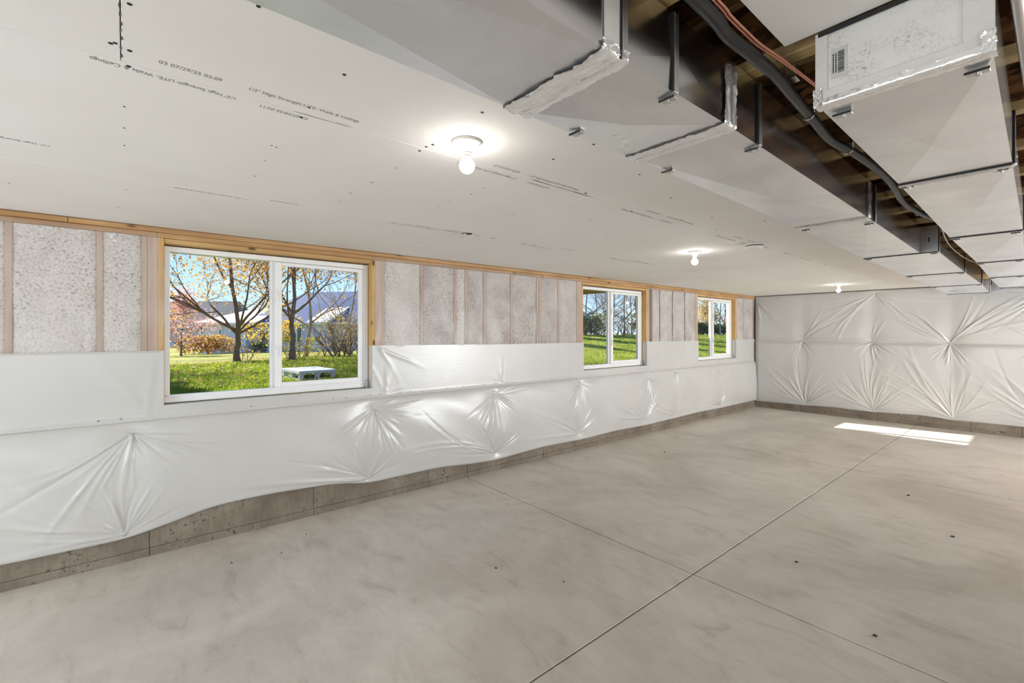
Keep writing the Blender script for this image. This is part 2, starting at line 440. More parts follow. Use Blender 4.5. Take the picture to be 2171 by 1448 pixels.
for wk, y0_, ln_ in ((4, 6.6, 3.6), (5, -2.5, 2.6)):  # added unseen windows in front of the right-hand fill lights
    w4 = empty('window_%d' % wk, (XR + 0.08, y0_, 0.45)); tag(w4, kind='structure')
    MB().box(-0.04, 0.04, 0, ln_, 0, 0.06).box(-0.04, 0.04, 0, ln_, 1.79, 1.85).box(-0.04, 0.04, 0, 0.06, 0.06, 1.79).box(-0.04, 0.04, ln_ - 0.06, ln_, 0.06, 1.79).box(-0.04, 0.04, ln_ / 2 - 0.04, ln_ / 2 + 0.04, 0.06, 1.79).build('frame', M['vinyl'], w4)
    for a, b_ in ((0.06, ln_ / 2 - 0.04), (ln_ / 2 + 0.04, ln_ - 0.06)): MB().box(-0.003, 0.003, a, b_, 0.06, 1.79).build('pane', M['glass'], w4)

# exposed foot of the foundation: board-formed panels with a ledge and tight joints
def foot(seg, along_y, wall):
    rr = random.Random(3)
    for a, b_ in zip(seg[:-1], seg[1:]):
        p = 0.006 + 0.003 * rr.random(); a += 0.0022; b_ -= 0.0022
        mb = MB()
        for z0, z1, q in ((0.0, 0.062, p + 0.005), (0.0635, 0.30, p)):
            if along_y: mb.bbox(0.0, q, a, b_, z0, z1, 0.0012)
            else: mb.bbox(a, b_, ROOM_L - q, ROOM_L, z0, z1, 0.0012)
        mb.build('concrete_panel', M['foundation'], wall)
foot([-3.2, -2.45, -1.2, 0.15, 1.38, 2.62, 3.15, 4.42, 5.05, 6.28, 7.0, 7.6, 8.83, 9.45, 10.68, 11.29], True, wall_left)
foot([0.0, 0.36, 0.97, 1.62, 2.30, 2.93, 3.6, 4.2, 5.4, 6.6, 7.8, 9.0], False, wall_far)

# stud framing of the upper window wall
def part_box(name, mat, parent, *a, b=0.0025): return MB().bbox(*a, b).build(name, mat, parent)
shm = MB()
yy = [YB - 0.2] + [v for w in WIN for v in w] + [ROOM_L]
for k in range(0, len(yy), 2): shm.box(-0.185, -0.15, yy[k], yy[k + 1], 1.06, 2.9)
for a, b_ in WIN: shm.box(-0.185, -0.15, a, b_, 1.06, WZ0 - 0.03); shm.box(-0.185, -0.15, a, b_, WZ1 + 0.01, 2.9)
shm.build('sheathing', M['osb'], wall_left)
for a, b_ in ((YB, -0.31), (-0.31, 2.62), (2.62, 5.9), (5.9, 8.64), (8.64, ROOM_L)):
    part_box('top_plate', M['lumber_y'], wall_left, -0.14, 0.004, a + 0.001, b_ - 0.001, 2.534, 2.573)
for a, b_ in ((YB, 0.20), (0.20, 2.0), (2.0, 5.21), (5.21, 6.93), (6.93, 8.62), (8.62, 10.34), (10.34, ROOM_L)):
    part_box('top_plate', M['lumber_y'], wall_left, -0.14, 0.0, a + 0.001, b_ - 0.001, 2.495, 2.5325)
part_box('bottom_plate', M['lumber_y'], wall_left, -0.14, 0.0, YB, ROOM_L, 1.06, 1.098)
for a, b_ in WIN:
    part_box('header', M['header'], wall_left, -0.14, -0.012, a, b_, WZ1 + 0.006, 2.4935)
    part_box('rough_sill', M['lumber_y'], wall_left, -0.14, 0.0, a, b_, 1.1, WZ0 - 0.004)
    part_box('jack_stud', M['jamb'], wall_left, -0.14, 0.0, a - 0.037, a, 1.1, 2.4935)
    part_box('jack_stud', M['jamb'], wall_left, -0.14, 0.0, b_, b_ + 0.037, 1.1, 2.4935)
STUD = [-1.06, -0.60, -0.14, 0.119, 2.08, 2.54, 2.985, 3.145, 3.418, 3.854, 4.315, 4.353, 4.732, 5.13, 6.97, 7.09, 7.326, 7.749, 8.183, 8.573, 10.385, 10.72, 11.22]
for y in STUD:
    part_box('stud', M['stud_film'], wall_left, -0.14, -0.03 if 7.2 < y < 8.5 else -0.001, y - 0.017, y + 0.017, 1.1, 2.4935)
for a, b_ in ((0.138, 0.2025), (1.9975, 2.062), (5.148, 5.2125), (6.9275, 6.952), (8.591, 8.6225), (10.3375, 10.3675)):
    part_box('king_stud', M['stud_film'], wall_left, -0.14, -0.001, a, b_, 1.1, 2.4935)
# fibreglass filling each stud bay
def batt(y0, y1, mat, seed):
    r_ = np.random.default_rng(seed); nu, nv = max(6, int((y1 - y0) / 0.02)), 48
    u = np.linspace(y0, y1, nu); v_ = np.linspace(1.1, 2.492, nv)
    A, B = np.meshgrid(u, v_, indexing='ij')
    e_ = np.minimum(np.minimum(A - y0, y1 - A) / 0.045, 1.0)
    x = -0.016 + 0.022 * np.sqrt(np.clip(e_, 0, 1)) * (0.8 + 0.2 * np.sin(B * 7 + seed)) + r_.normal(0, 0.0016, A.shape)
    x += 0.004 * np.sin(A * 23 + seed) * np.sin(B * 11 + seed * 2)
    V = np.stack([x, A, B], -1).reshape(-1, 3)
    link_mesh('insulation_batt', np_mesh('insulation_batt', V, grid_faces(nu, nv)), mat, wall_left)
bays = []
for seg in ([-1.06, -0.60, -0.14, 0.119], [2.08, 2.54, 2.985, 3.145, 3.418, 3.854, 4.315], [4.353, 4.732, 5.13], [7.09, 7.326, 7.749, 8.183, 8.573], [10.385, 10.72, 11.22]):
    bays += list(zip(seg[:-1], seg[1:]))
for k, (a, b_) in enumerate(bays):
    batt(a + 0.014, b_ - 0.014, M['batt_white'] if a < 1 or a in (2.08, 2.985) else M['batt_grey'], k + 1)

# ================================================================== plastic sheets
def ridge_field(A, B, pins, seed, gain=1.0):
    """gathered folds that fan out from each fastener"""
    r_ = np.random.default_rng(seed); F_ = np.zeros_like(A)
    for (pu, pv, lo, hi, n, ln) in pins:
        for k in range(n):
            th = math.radians(r_.uniform(lo, hi)); L_ = ln * r_.uniform(0.4, 1.3); w0 = r_.uniform(0.004, 0.006); w1 = r_.uniform(0.012, 0.034)
            h = r_.uniform(0.35, 1.0) * 0.0115 * gain * (1 if r_.random() < 0.75 else -0.8); cv = r_.uniform(-0.35, 0.35)
            du, dv = A - pu, B - pv
            s_ = du * math.cos(th) + dv * math.sin(th); t_ = -du * math.sin(th) + dv * math.cos(th) - cv * s_ * s_
            q = np.clip(s_ / L_, 0, 1)
            env = np.where((s_ > 0) & (s_ < L_), np.sin(math.pi * np.sqrt(q)) ** 1.0, 0)
            F_ += h * env * np.exp(-(t_ / (w0 + w1 * np.clip(s_, 0, None))) ** 2)
    return F_

def pull_in(A, B, pins, R=0.13, depth=0.96):
    P = np.ones_like(A)
    for (pu, pv, *_r) in pins: P *= 1 - depth * np.exp(-np.sqrt((A - pu) ** 2 + (B - pv) ** 2) / R)
    return P

def pin_heads(parent, pts, normal_axis, name='fastener'):
    me = None
    for p in pts:
        if me is None:
            me = MB().lathe([(0.001, 0.0), (0.0085, 0.0), (0.0075, 0.003), (0.003, 0.004), (0.0028, 0.0055), (0.0008, 0.0055)], 12).build('fastener', M['steel'], parent)
            o = me
        else: o = link_mesh('fastener', me.data, None, parent)
        o.location = p
        o.rotation_euler = (0, math.radians(90), 0) if normal_axis == 'x' else (math.radians(90), 0, 0)

# --- blanket on the lower window wall
col = [-1.75, 0.02, 1.935, 3.555, 5.14, 6.855, 7.78, 9.52]
topz = [0.97, 0.973, 0.961, 0.978, 1.0, 0.964, 0.993, 0.945]; botz = [0.22, 0.213, 0.245, 0.232, 0.248, 0.255, 0.214, 0.20]
topu = [-1.75, 0.045, 1.957, 3.542, 5.158, 6.882, 7.793, 9.487]; botu = [-1.75, 0.001, 1.911, 3.565, 5.117, 6.826, 7.761, 9.549]
U0, U1 = -2.6, ROOM_L - 0.012
nu, nv = 1750, 120
u = np.linspace(U0, U1, nu)
bz = np.interp(u, [-2.6, -1.75, -1.2, -0.634, 0.0, 0.30, 0.55, 0.95, 1.55, 1.92, 2.3, 2.75, 3.2, 3.58, 4.4, 5.255, 6.0, 6.85, 7.795, 8.6, 9.5, 10.97, 11.3],
               [0.2, 0.17, 0.23, 0.187, 0.178, 0.23, 0.29, 0.297, 0.268, 0.198, 0.20, 0.20, 0.155, 0.137, 0.17, 0.150, 0.165, 0.145, 0.155, 0.165, 0.15, 0.149, 0.15])
bz = np.convolve(np.pad(bz, 18, 'edge'), np.ones(37) / 37, 'valid')
t = np.linspace(0, 1, nv)
A = np.repeat(u[:, None], nv, 1); B = bz[:, None] + (1.075 - bz[:, None]) * t[None, :]
pinsT = [(a, z, -160, -20, 28, 0.46) for a, z in zip(topu, topz)]; pinsB = [(a, z, 20, 160, 26, 0.42) for a, z in zip(botu, botz)]
side = [(a, z, -20, 25, 3, 0.7) for a, z in zip(topu, topz)] + [(a, z, 148, 178, 9, 1.0) for a, z in zip(botu, botz)] + [(0.045, 0.973, 210, 240, 7, 0.95), (0.045, 0.973, -28, -8, 6, 0.9), (6.826, 0.255, 20, 70, 8, 0.6)]
edge = np.clip((4 * t * (1 - t)), 0, 1) ** 0.5
d = 0.065 * edge[None, :] * pull_in(A, B, pinsT + pinsB, 0.085)
for c_ in col: d *= 1 - 0.22 * np.exp(-((A - c_) / 0.13) ** 2)
d += ridge_field(A, B, pinsT + pinsB + side, 11) * (0.25 + 0.75 * edge[None, :])
d += 0.006 * np.sin(A * 2.1 + 1.0) * edge[None, :] + 0.003 * np.sin(A * 9 + B * 14) * edge[None, :]
d = np.maximum(d, 0.0) + 0.016 + 0.012 * np.exp(-(t / 0.05) ** 2)[None, :]
d -= 0.024 * np.exp(-(((1.0 - t)) / 0.03) ** 2)[None, :] * 0.6
V = np.stack([d, A, B], -1)
low_blanket = link_mesh('insulation_blanket', np_mesh('insulation_blanket', V.reshape(-1, 3), grid_faces(nu, nv)), M['vinyl_facing'])
tag(low_blanket, 'white vinyl insulation blanket pinned along the concrete wall below the windows', 'insulation blanket')
def at_uv(a, z):
    i = int(np.argmin(abs(u - a))); j = int(np.argmin(abs(B[i] - z))); return float(d[i, j])
pin_heads(low_blanket, [(at_uv(a, z) + 0.001, a, z) for a, z in list(zip(topu, topz)) + list(zip(botu, botz))], 'x')

# --- flat vapour barrier strip above it, cut out round the windows
nu, nv = 700, 34
u = np.linspace(-2.6, ROOM_L - 0.01, nu)
for w in WIN:
    for q in w: u[int(np.argmin(abs(u - q)))] = q
vz = np.linspace(1.062, 1.60, nv); vz[int(np.argmin(abs(vz - WZ0)))] = WZ0
A, B = np.meshgrid(u, vz, indexing='ij')
top_wave = np.interp(u, [-2.6, 0.2, 1.97, 3.5, 5.2, 6.9, 8.6, 10.3, 11.3], [1.60, 1.60, 1.605, 1.592, 1.585, 1.578, 1.57, 1.575, 1.57])
B = B + ((vz - 1.062) / (1.60 - 1.062))[None, :] * (top_wave - 1.60)[:, None] * (B > WZ0)
pins2 = [(a, 1.09, 20, 160, 7, 0.4) for a in (-0.9, 0.15, 2.1, 3.7, 4.9, 7.05, 7.9, 8.5)] + [(2.03, 1.58, -60, -20, 6, 0.55), (7.02, 1.30, -40, 40, 6, 0.25), (5.1, 1.1, 150, 178, 3, 0.5)]
x = 0.0115 + 0.004 * np.sin(A * 1.7) ** 2 + 0.55 * ridge_field(A, B, pins2, 5) + 0.012 * np.exp(-((B - 1.062) / 0.02) ** 2)
x = np.maximum(x, 0.0095)
um, vm = 0.5 * (u[1:] + u[:-1]), 0.5 * (vz[1:] + vz[:-1])
keep = np.ones((nu - 1, nv - 1), bool)
for a, b_ in WIN: keep &= ~(((um > a) & (um < b_))[:, None] & (vm > WZ0)[None, :])
V = np.stack([x, A, B], -1).reshape(-1, 3); Q = grid_faces(nu, nv, keep)
# the plastic folds over the sill and round both jambs
ext_v, ext_q = [], []
def fold(line, dx, drop):
    base = len(V) + len(ext_v)
    for (px, py, pz) in line: ext_v.append((px, py, pz)); ext_v.append((px - dx, py + drop[1], pz + drop[2]))
    for k in range(len(line) - 1): ext_q.append((base + 2 * k, base + 2 * k + 1, base + 2 * k + 3, base + 2 * k + 2))
for a, b_ in WIN:
    i0, i1 = int(np.argmin(abs(u - a))), int(np.argmin(abs(u - b_))); j0 = int(np.argmin(abs(vz - WZ0)))
    fold([tuple(np.array([x[i, j0], A[i, j0], B[i, j0]])) for i in range(i0, i1 + 1)], 0.095, (0, 0, -0.001))
    for i in (i0, i1): fold([tuple(np.array([x[i, j], A[i, j], B[i, j]])) for j in range(j0, nv)], 0.085 if i == i1 else 0.03, (0, -0.002 if i == i1 else 0.002, 0))
strip = link_mesh('vapour_barrier', np_mesh('vapour_barrier', np.vstack([V, np.array(ext_v)]), np.vstack([Q, np.array(ext_q)])), M['vinyl_facing'])
tag(strip, 'smooth white plastic strip stapled between the window sills and the lower blanket', 'plastic sheet')
st = None
r_ = random.Random(4)
yv = -1.0
stp = []
while yv < 11.0:
    if r_.random() < 0.6: stp.append((yv + r_.uniform(-0.05, 0.05), 1.092 + r_.uniform(-0.006, 0.01)))
    yv += 0.17
for (sy, sz) in stp:
    if st is None: st = MB().bbox(0.0, 0.004, -0.007, 0.007, -0.002, 0.002, 0.0008).build('staple', M['slit'], strip); o = st
    else: o = link_mesh('staple', st.data, None, strip)
    o.location = (0.018, sy, sz)

# --- clear film over the stud bays, one sheet between each pair of windows
def film(y0, y1, label, wave0, wave1, seed):
    nu, nv = max(20, int((y1 - y0) / 0.02)), 50
    u = np.linspace(0, 1, nu); v_ = np.linspace(1.585, 2.523, nv)
    r_ = np.random.default_rng(seed)
    A = y0 + (y1 - y0) * u[:, None] + np.zeros(nv)[None, :]; B = np.repeat(v_[None, :], nu, 0)
    q = (v_ - 1.585) / 0.938
    f0 = np.sin(math.pi * q) ** 2 * 0.8 + 0.35 * np.sin(5 * q) ** 2; f1 = np.sin(math.pi * q * 0.9 + 0.3) ** 2
    A += (-wave0 * f0)[None, :] * np.exp(-u / 0.04 * (y1 - y0) / 1.0)[:, None] + (wave1 * f1)[None, :] * np.exp(-(1 - u) / 0.04 * (y1 - y0))[:, None]
    x = 0.0135 + 0.003 * np.sin(A * 3 + B * 2) + 0.0025 * np.sin(A * 17 + 3 * np.sin(B * 4))
    x += 0.05 * (wave0 > 0) * f0[None, :] * np.exp(-((A - y0 + wave0) / 0.05) ** 2) + 0.05 * (wave1 > 0) * f1[None, :] * np.exp(-((A - y1 - wave1) / 0.05) ** 2)
    top = [(p, 2.52, -150, -30, 5, 0.25) for p in np.arange(y0 + 0.1, y1, 0.45)]
    x += 0.4 * ridge_field(A, B, top, seed)
    x = np.maximum(x, 0.0105)
    V = np.stack([x, A, B], -1).reshape(-1, 3)
    o = link_mesh('clear_film', np_mesh('clear_film', V, grid_faces(nu, nv)), M['film'])
    tag(o, label, 'plastic film', 'clear plastic films over the stud bays')
film(-2.6, 0.215, 'milky plastic film over white insulation left of the largest window', 0.0, 0.035, 21)
film(1.99, 5.235, 'long milky plastic film over eight grey insulation bays between two windows', 0.05, 0.0, 22)
film(6.935, 8.64, 'milky plastic film over narrow insulation bays between the two farther windows', 0.0, 0.0, 23)
film(10.345, 11.25, 'small milky plastic film in the corner beside the farthest window', 0.0, 0.0, 24)

# --- blanket on the far wall
nu, nv = 1100, 300
u = np.linspace(0.035, XR - 0.02, nu)
bz = np.interp(u, [0, 0.25, 1.06, 1.6, 1.84, 2.24, 2.93, 3.38, 4.2, 5.4, 9], [0.13, 0.135, 0.152, 0.172, 0.162, 0.165, 0.195, 0.172, 0.18, 0.17, 0.18])
t = np.linspace(0, 1, nv)
A = np.repeat(u[:, None], nv, 1); B = bz[:, None] + (2.558 - bz[:, None]) * t[None, :]
cx = [1.03, 2.23, 3.36, 4.55, 5.7, 6.85, 8.0]
pl = [(a, z, 12, 168, 32, 0.85) for a, z in zip([1.06, 2.24, 3.377, 4.55, 5.7, 6.85, 8.0], [0.175, 0.2, 0.2, 0.2, 0.2, 0.2, 0.2])]
pm = [(a, z, -168, -12, 24, 0.42) for a, z in zip([1.01, 2.22, 3.341, 4.55, 5.7, 6.85, 8.0], [1.556, 1.546, 1.54, 1.54, 1.54, 1.54, 1.54])]
pu = [(1.01, 1.556, 30, 60, 5, 1.0), (2.22, 1.546, 60, 130, 4, 0.5), (3.341, 1.54, 118, 165, 9, 1.0), (3.341, 1.54, 20, 62, 9, 1.2), (4.55, 1.54, 110, 160, 7, 1.0), (5.7, 1.54, 30, 150, 8, 0.8), (6.85, 1.54, 30, 150, 8, 0.8), (8.0, 1.54, 30, 150, 8, 0.8)]
pt = [(2.27, 2.50, 198, 232, 10, 1.35), (2.27, 2.50, -55, -12, 7, 1.0), (4.6, 2.50, 195, 230, 10, 1.3), (4.6, 2.50, -60, -20, 8, 0.9), (0.06, 2.46, -80, -25, 12, 0.8), (6.9, 2.5, -160, -20, 12, 0.8)]
pl += [(1.06, 0.175, 100, 150, 9, 1.1), (3.377, 0.2, 105, 150, 11, 1.3), (2.24, 0.2, 60, 120, 6, 1.0), (4.55, 0.2, 100, 150, 10, 1.2)]
edge = np.clip(4 * t * (1 - t), 0, 1) ** 0.45
d = 0.085 * edge[None, :] * pull_in(A, B, pl[:7] + pm + pt[::2], 0.10)
d *= 1 - 0.55 * np.exp(-((B - 1.55) / 0.045) ** 2)
for c_ in cx: d *= 1 - 0.18 * np.exp(-((A - c_) / 0.13) ** 2)
d += 1.0 * ridge_field(A, B, pl + pm + pu + pt, 31) * (0.3 + 0.7 * edge[None, :])
d += 0.010 * np.exp(-((B - 1.575 - 0.006 * np.sin(A * 3)) / 0.012) ** 2)
d += 0.006 * np.sin(A * 1.9) * edge[None, :]
d *= np.clip(u / 0.12, 0.15, 1)[:, None]
d = np.maximum(d, 0.0) + 0.016
V = np.stack([A, ROOM_L - d, B], -1)
far_blanket = link_mesh('insulation_blanket', np_mesh('insulation_blanket', V.reshape(-1, 3), grid_faces(nu, nv)[:, ::-1]), M['vinyl_facing'])
tag(far_blanket, 'white vinyl insulation blanket quilted over the whole far end wall', 'insulation blanket')
def at_uv2(a, z):
    i = int(np.argmin(abs(u - a))); j = int(np.argmin(abs(B[i] - z))); return float(d[i, j])
pin_heads(far_blanket, [(p[0], ROOM_L - at_uv2(p[0], p[1]) - 0.001, p[1]) for p in pl[:3] + pm[:3] + [pt[0]]], 'y')

# ================================================================== windows (white vinyl sliders)
def window(n, y0, y1, label):
    W_, Hh = y1 - y0, WZ1 - WZ0
    o = empty('window_%d' % n, (-0.135, y0, WZ0)); tag(o, kind='structure')
    g = 0.004; xf = 0.048; xb = -0.045
    fb = MB()
    fb.bbox(xb, xf, g, W_ - g, g, 0.062, 0.004); fb.bbox(xb, xf, g, W_ - g, Hh - 0.048, Hh - g, 0.004)
    fb.bbox(xb, xf, g, 0.044, 0.062, Hh - 0.048, 0.004); fb.bbox(xb, xf, W_ - 0.05, W_ - g, 0.062, Hh - 0.048, 0.004)
    fb.build('frame', M['vinyl'], o)
    lip = MB().bbox(xf - 0.02, xf + 0.006, 0.02, W_ - 0.02, 0.05, 0.068, 0.003); lip.build('track_lip', M['vinyl'], o)
    mid = W_ * 0.487
    MB().bbox(-0.03, 0.012, mid - 0.045, mid - 0.004, 0.062, Hh - 0.048, 0.004).build('meeting_rail', M['vinyl'], o)
    s0, s1 = mid - 0.012, W_ - 0.052; zb, zt = 0.066, Hh - 0.052
    sb = MB()
    sb.bbox(0.012, 0.042, s0, s0 + 0.062, zb, zt, 0.005); sb.bbox(0.012, 0.042, s1 - 0.052, s1, zb, zt, 0.005)
    sb.bbox(0.012, 0.042, s0 + 0.062, s1 - 0.052, zb, zb + 0.045, 0.005); sb.bbox(0.012, 0.042, s0 + 0.062, s1 - 0.052, zt - 0.035, zt, 0.005)
    sash = sb.build('sash', M['vinyl'], o)
    MB().box(0.024, 0.029, s0 + 0.058, s1 - 0.048, zb + 0.04, zt - 0.03).build('pane', M['glass'], sash)
    MB().box(-0.012, -0.007, 0.042, mid - 0.04, 0.06, Hh - 0.046).build('pane', M['glass'], o)
    for zz in (0.36, 0.87):
        lt = MB().bbox(0.04, 0.058, s0 + 0.004, s0 + 0.03, zz, zz + 0.06, 0.005); lt.bbox(0.052, 0.064, s0 + 0.01, s0 + 0.022, zz + 0.045, zz + 0.10, 0.004)
        lt.build('latch', M['vinyl'], sash)
    MB().bbox(0.046, 0.075, W_ - 0.036, W_ - 0.008, -0.002, 0.075, 0.002).build('corner_shim', M['steel'], o)
    return o
window(1, *WIN[0], ''); window(2, *WIN[1], ''); window(3, *WIN[2], '')

# ================================================================== ceiling
ceiling = MB().box(-0.18, 3.50, YB, ROOM_L, 2.60, 2.64).build('ceiling', M['gap'])
tag(ceiling, kind='structure')
MB().box(-0.18, XR + 0.1, YB, ROOM_L, 2.862, 2.90).build('subfloor', M['osb'], ceiling)
rows = [(0.003, 1.36, [YB, -0.98, 2.68, 6.42, 10.0, ROOM_L]), (1.36, 2.735, [YB, -1.5, 2.17, 5.83, 9.5, ROOM_L]), (2.735, 3.59, [YB, -0.008, 3.79, 7.575, ROOM_L])]
panels = []
for x0, x1, yl in rows:
    for a, b_ in zip(yl[:-1], yl[1:]):
        panels.append(MB().bbox(x0 + 0.0012, x1 - 0.0012, a + 0.0012, b_ - 0.0012, CEIL, CEIL + 0.0125, 0.0012).build('drywall_panel', M['drywall'], ceiling))
MB().bbox(4.066, XR, YB, 1.463, CEIL, CEIL + 0.0125, 0.0012).build('drywall_panel', M['drywall'], ceiling)
# I-joists bared between and beside the ducts
jm = fm = None
for k in range(-6, 21):
    y = 0.0 + 0.5235 * k
    if y < YB + 0.1 or y > ROOM_L - 0.1: continue
    if jm is None:
        o = MB().box(3.52, XR - 0.01, -0.005, 0.005, 2.626, 2.824).build('joist', M['osb'], ceiling); jm = o.data
        f1 = MB().bbox(3.52, XR - 0.01, -0.031, 0.031, 2.589, 2.627, 0.003).build('bottom_flange', M['flange'], o); fm = f1.data
    else:
        o = link_mesh('joist', jm, None, ceiling); f1 = link_mesh('bottom_flange', fm, None, o)
    o.location = (0, y, 0)
    f2 = link_mesh('top_flange', fm, None, o); f2.location = (0, 0, 0.235)
# screw heads left bare in the drywall
dots = [(3.07, 0.01), (2.84, -0.02), (2.83, -0.03), (2.82, 0.012), (2.715, 0.01), (2.37, 0.0), (2.14, -0.0), (1.91, 0.0), (2.33, 0.5), (2.32, 0.52), (2.11, 0.52), (1.83, 0.53), (2.8, 0.52), (2.70, 0.52), (3.1, 0.54), (3.18, 1.03), (2.8, 1.04), (2.76, 1.03), (2.70, 1.03), (2.43, 1.05), (2.13, 1.04), (1.86, 1.03), (2.31, 1.59), (1.95, 1.58), (3.02, 1.57), (3.16, 2.07), (2.76, 2.11), (3.27, 0.26), (0.82, -0.49), (1.09, 0.01), (0.56, -0.03), (3.04, 2.58), (2.70, 2.65), (2.97, 3.24), (2.35, 2.63), (0.74, 1.05), (1.82, 2.73)]
r_ = random.Random(12)
for k in range(2, 21):
    for xx in (0.35, 0.75, 1.3, 1.7, 2.1, 2.5, 2.82, 3.2):
        if r_.random() < 0.45: dots.append((xx + r_.uniform(-0.06, 0.06), 0.5235 * k + r_.uniform(-0.012, 0.012)))
sc_ = MB()
for (x_, y_) in dots:
    rr = r_.uniform(0.0042, 0.006) * (1.15 if x_ > 2.5 else 0.9)
    sc_.lathe([(rr * 0.2, CEIL - 0.0015), (rr, CEIL - 0.001), (rr, CEIL + 0.002)], 8, (x_, y_, 0))
tag(sc_.build('screw_heads', M['screw'], ceiling), kind='stuff')
# torn corner of a board, and chewed seam edges
def ragged(name, cx, cy, pts, mat, z, th=0.0015):
    n = len(pts); vs = [(cx + p[0], cy + p[1], z) for p in pts] + [(cx + p[0], cy + p[1], z + th) for p in pts]
    fs = [tuple(range(n))[::-1], tuple(range(n, 2 * n))] + [(i, (i + 1) % n, (i + 1) % n + n, i + n) for i in range(n)]
    return MB().add(vs, fs).build(name, mat, ceiling)
ragged('torn_hole', 1.365, 2.21, [(0.05, 0.02), (0.012, 0.045), (-0.03, 0.03), (-0.055, 0.045), (-0.06, 0.0), (-0.02, -0.02), (-0.012, -0.05), (0.028, -0.04)], M['torn'], CEIL - 0.0015)
fl = MB().add([(1.385, 2.17, CEIL - 0.002), (1.345, 2.235, CEIL - 0.002), (1.31, 2.20, CEIL - 0.035), (1.345, 2.15, CEIL - 0.03), (1.385, 2.17, CEIL - 0.005), (1.345, 2.235, CEIL - 0.005), (1.31, 2.20, CEIL - 0.038), (1.345, 2.15, CEIL - 0.033)],
              [(0, 1, 2, 3), (7, 6, 5, 4), (0, 4, 5, 1), (1, 5, 6, 2), (2, 6, 7, 3), (3, 7, 4, 0)])
fl.build('torn_paper_flap', M['gypsum'], ceiling)
r_ = random.Random(5)
def chew(x_, y0, y1, n, w):
    for k in range(n):
        yk = r_.uniform(y0, y1); l_ = r_.uniform(0.02, 0.10); ww = w * r_.uniform(0.5, 1.2)
        ragged('chipped_edge', x_ + r_.uniform(-0.004, 0.004), yk, [(ww * 0.4, -l_), (ww, -l_ * 0.3), (ww * 0.5, l_ * 0.5), (0, l_), (-ww * 0.6, l_ * 0.3), (-ww * 0.5, -l_ * 0.5)], M['chip'], CEIL - 0.001, 0.0008)
chew(1.36, 1.3, 2.1, 4, 0.004); chew(1.36, 2.3, 3.2, 4, 0.006); chew(1.36, 4.2, 6.4, 9, 0.007); chew(2.735, 1.7, 2.15, 5, 0.005); chew(2.735, 4.7, 6.6, 6, 0.005); chew(2.735, 0.25, 0.75, 2, 0.002)
for k in range(8):
    xk = 2.78 + 0.045 * k + r_.uniform(-0.01, 0.01)
    ragged('chipped_edge', xk, -0.008 + r_.uniform(-0.003, 0.003), [(-0.012, 0.0), (-0.003, 0.0028), (0.009, 0.0015), (0.012, -0.001), (0.0, -0.002)], M['chip'], CEIL - 0.001, 0.0008)
# printing on the paper edges
def printed(text, x_, y_, size, flip, width=None):
    cu = bpy.data.curves.new('printed_text', 'FONT'); cu.body = text; cu.size = size; cu.align_x = 'LEFT'; cu.align_y = 'BOTTOM'; cu.extrude = 0.0
    tmp = bpy.data.objects.new('tmp_text', cu); COL.objects.link(tmp)
    dg = bpy.context.evaluated_depsgraph_get(); dg.update()
    me = bpy.data.meshes.new_from_object(tmp.evaluated_get(dg))
    bpy.data.objects.remove(tmp, do_unlink=True); bpy.data.curves.remove(cu)
    me.name = 'printed_text'; me.materials.clear()
    o = link_mesh('printed_text', me, M['ink'], ceiling)
    k = 1.0
    if width:
        w_ = max(v.co.x for v in me.vertices); k = width / w_
    s_ = -1.0 if flip else 1.0
    o.matrix_world = Matrix(((0, s_, 0, x_), (s_ * k, 0, 0, y_), (0, 0, -1, CEIL - 0.0006), (0, 0, 0, 1)))
L_ = '1/2" High Strength LITE- Walls & Ceilings'
S_ = 0.03
for dy, x1_, x2_ in ((0.0, 2.792, 2.715), (1.32, 2.762, 2.705), (2.64, 2.757, 2.70), (3.96, 2.757, 2.70), (-1.32, 2.792, 2.715)):
    printed('03 07/29/25 02:09', x1_, 0.08 + dy, S_, False, 0.165); printed(L_, x1_, 0.32 + dy, S_, False, 0.385)
    printed(L_, x2_, 0.305 + dy, S_, True, 0.385); printed('03 07/29/25 02:11', x2_, 0.545 + dy, S_, True, 0.165)
for dy in (0.6, 1.92, 3.24, 4.56): printed(L_, 1.335, dy, S_, True, 0.385); printed('03 07/29/25 02:10', 1.375, dy + 0.1, S_, False, 0.165)
printed(L_, 1.70, -0.25, S_, True, 0.385)
# ================================================================== ducts
ZB1, ZT = 2.368, 2.571
def duct_box(parent, a, b_, zb, name='duct_section', brk=0.020):
    (y0, xl0, xr0), (y1, xl1, xr1) = a, b_
    e_ = 0.0015; y0 += e_; y1 -= e_
    ym = (y0 + y1) / 2; xm = (xl0 + xr0 + xl1 + xr1) / 4; xrm = (xr0 + xr1) / 2; zm = (zb + ZT) / 2
    V = [(xl0, y0, zb), (xr0, y0, zb), (xr1, y1, zb), (xl1, y1, zb), (xl0, y0, ZT), (xr0, y0, ZT), (xr1, y1, ZT), (xl1, y1, ZT), (xm, ym, zb - brk), (xrm + brk * 0.17, ym, zm), (xm - (xrm - xm) - brk * 0.17, ym, zm)]
    Fs = [(8, 1, 0), (8, 2, 1), (8, 3, 2), (8, 0, 3), (4, 5, 6, 7), (1, 2, 9), (2, 6, 9), (6, 5, 9), (5, 1, 9), (0, 1, 5, 4), (2, 3, 7, 6), (0, 4, 10), (4, 7, 10), (7, 3, 10), (3, 0, 10)]
    me = raw_mesh(name, V, Fs); me.materials.append(M['galv']); me.materials.append(M['galv_side'])
    for i, p in enumerate(me.polygons): p.material_index = 0 if i < 4 else 1
    return link_mesh(name, me, None, parent)

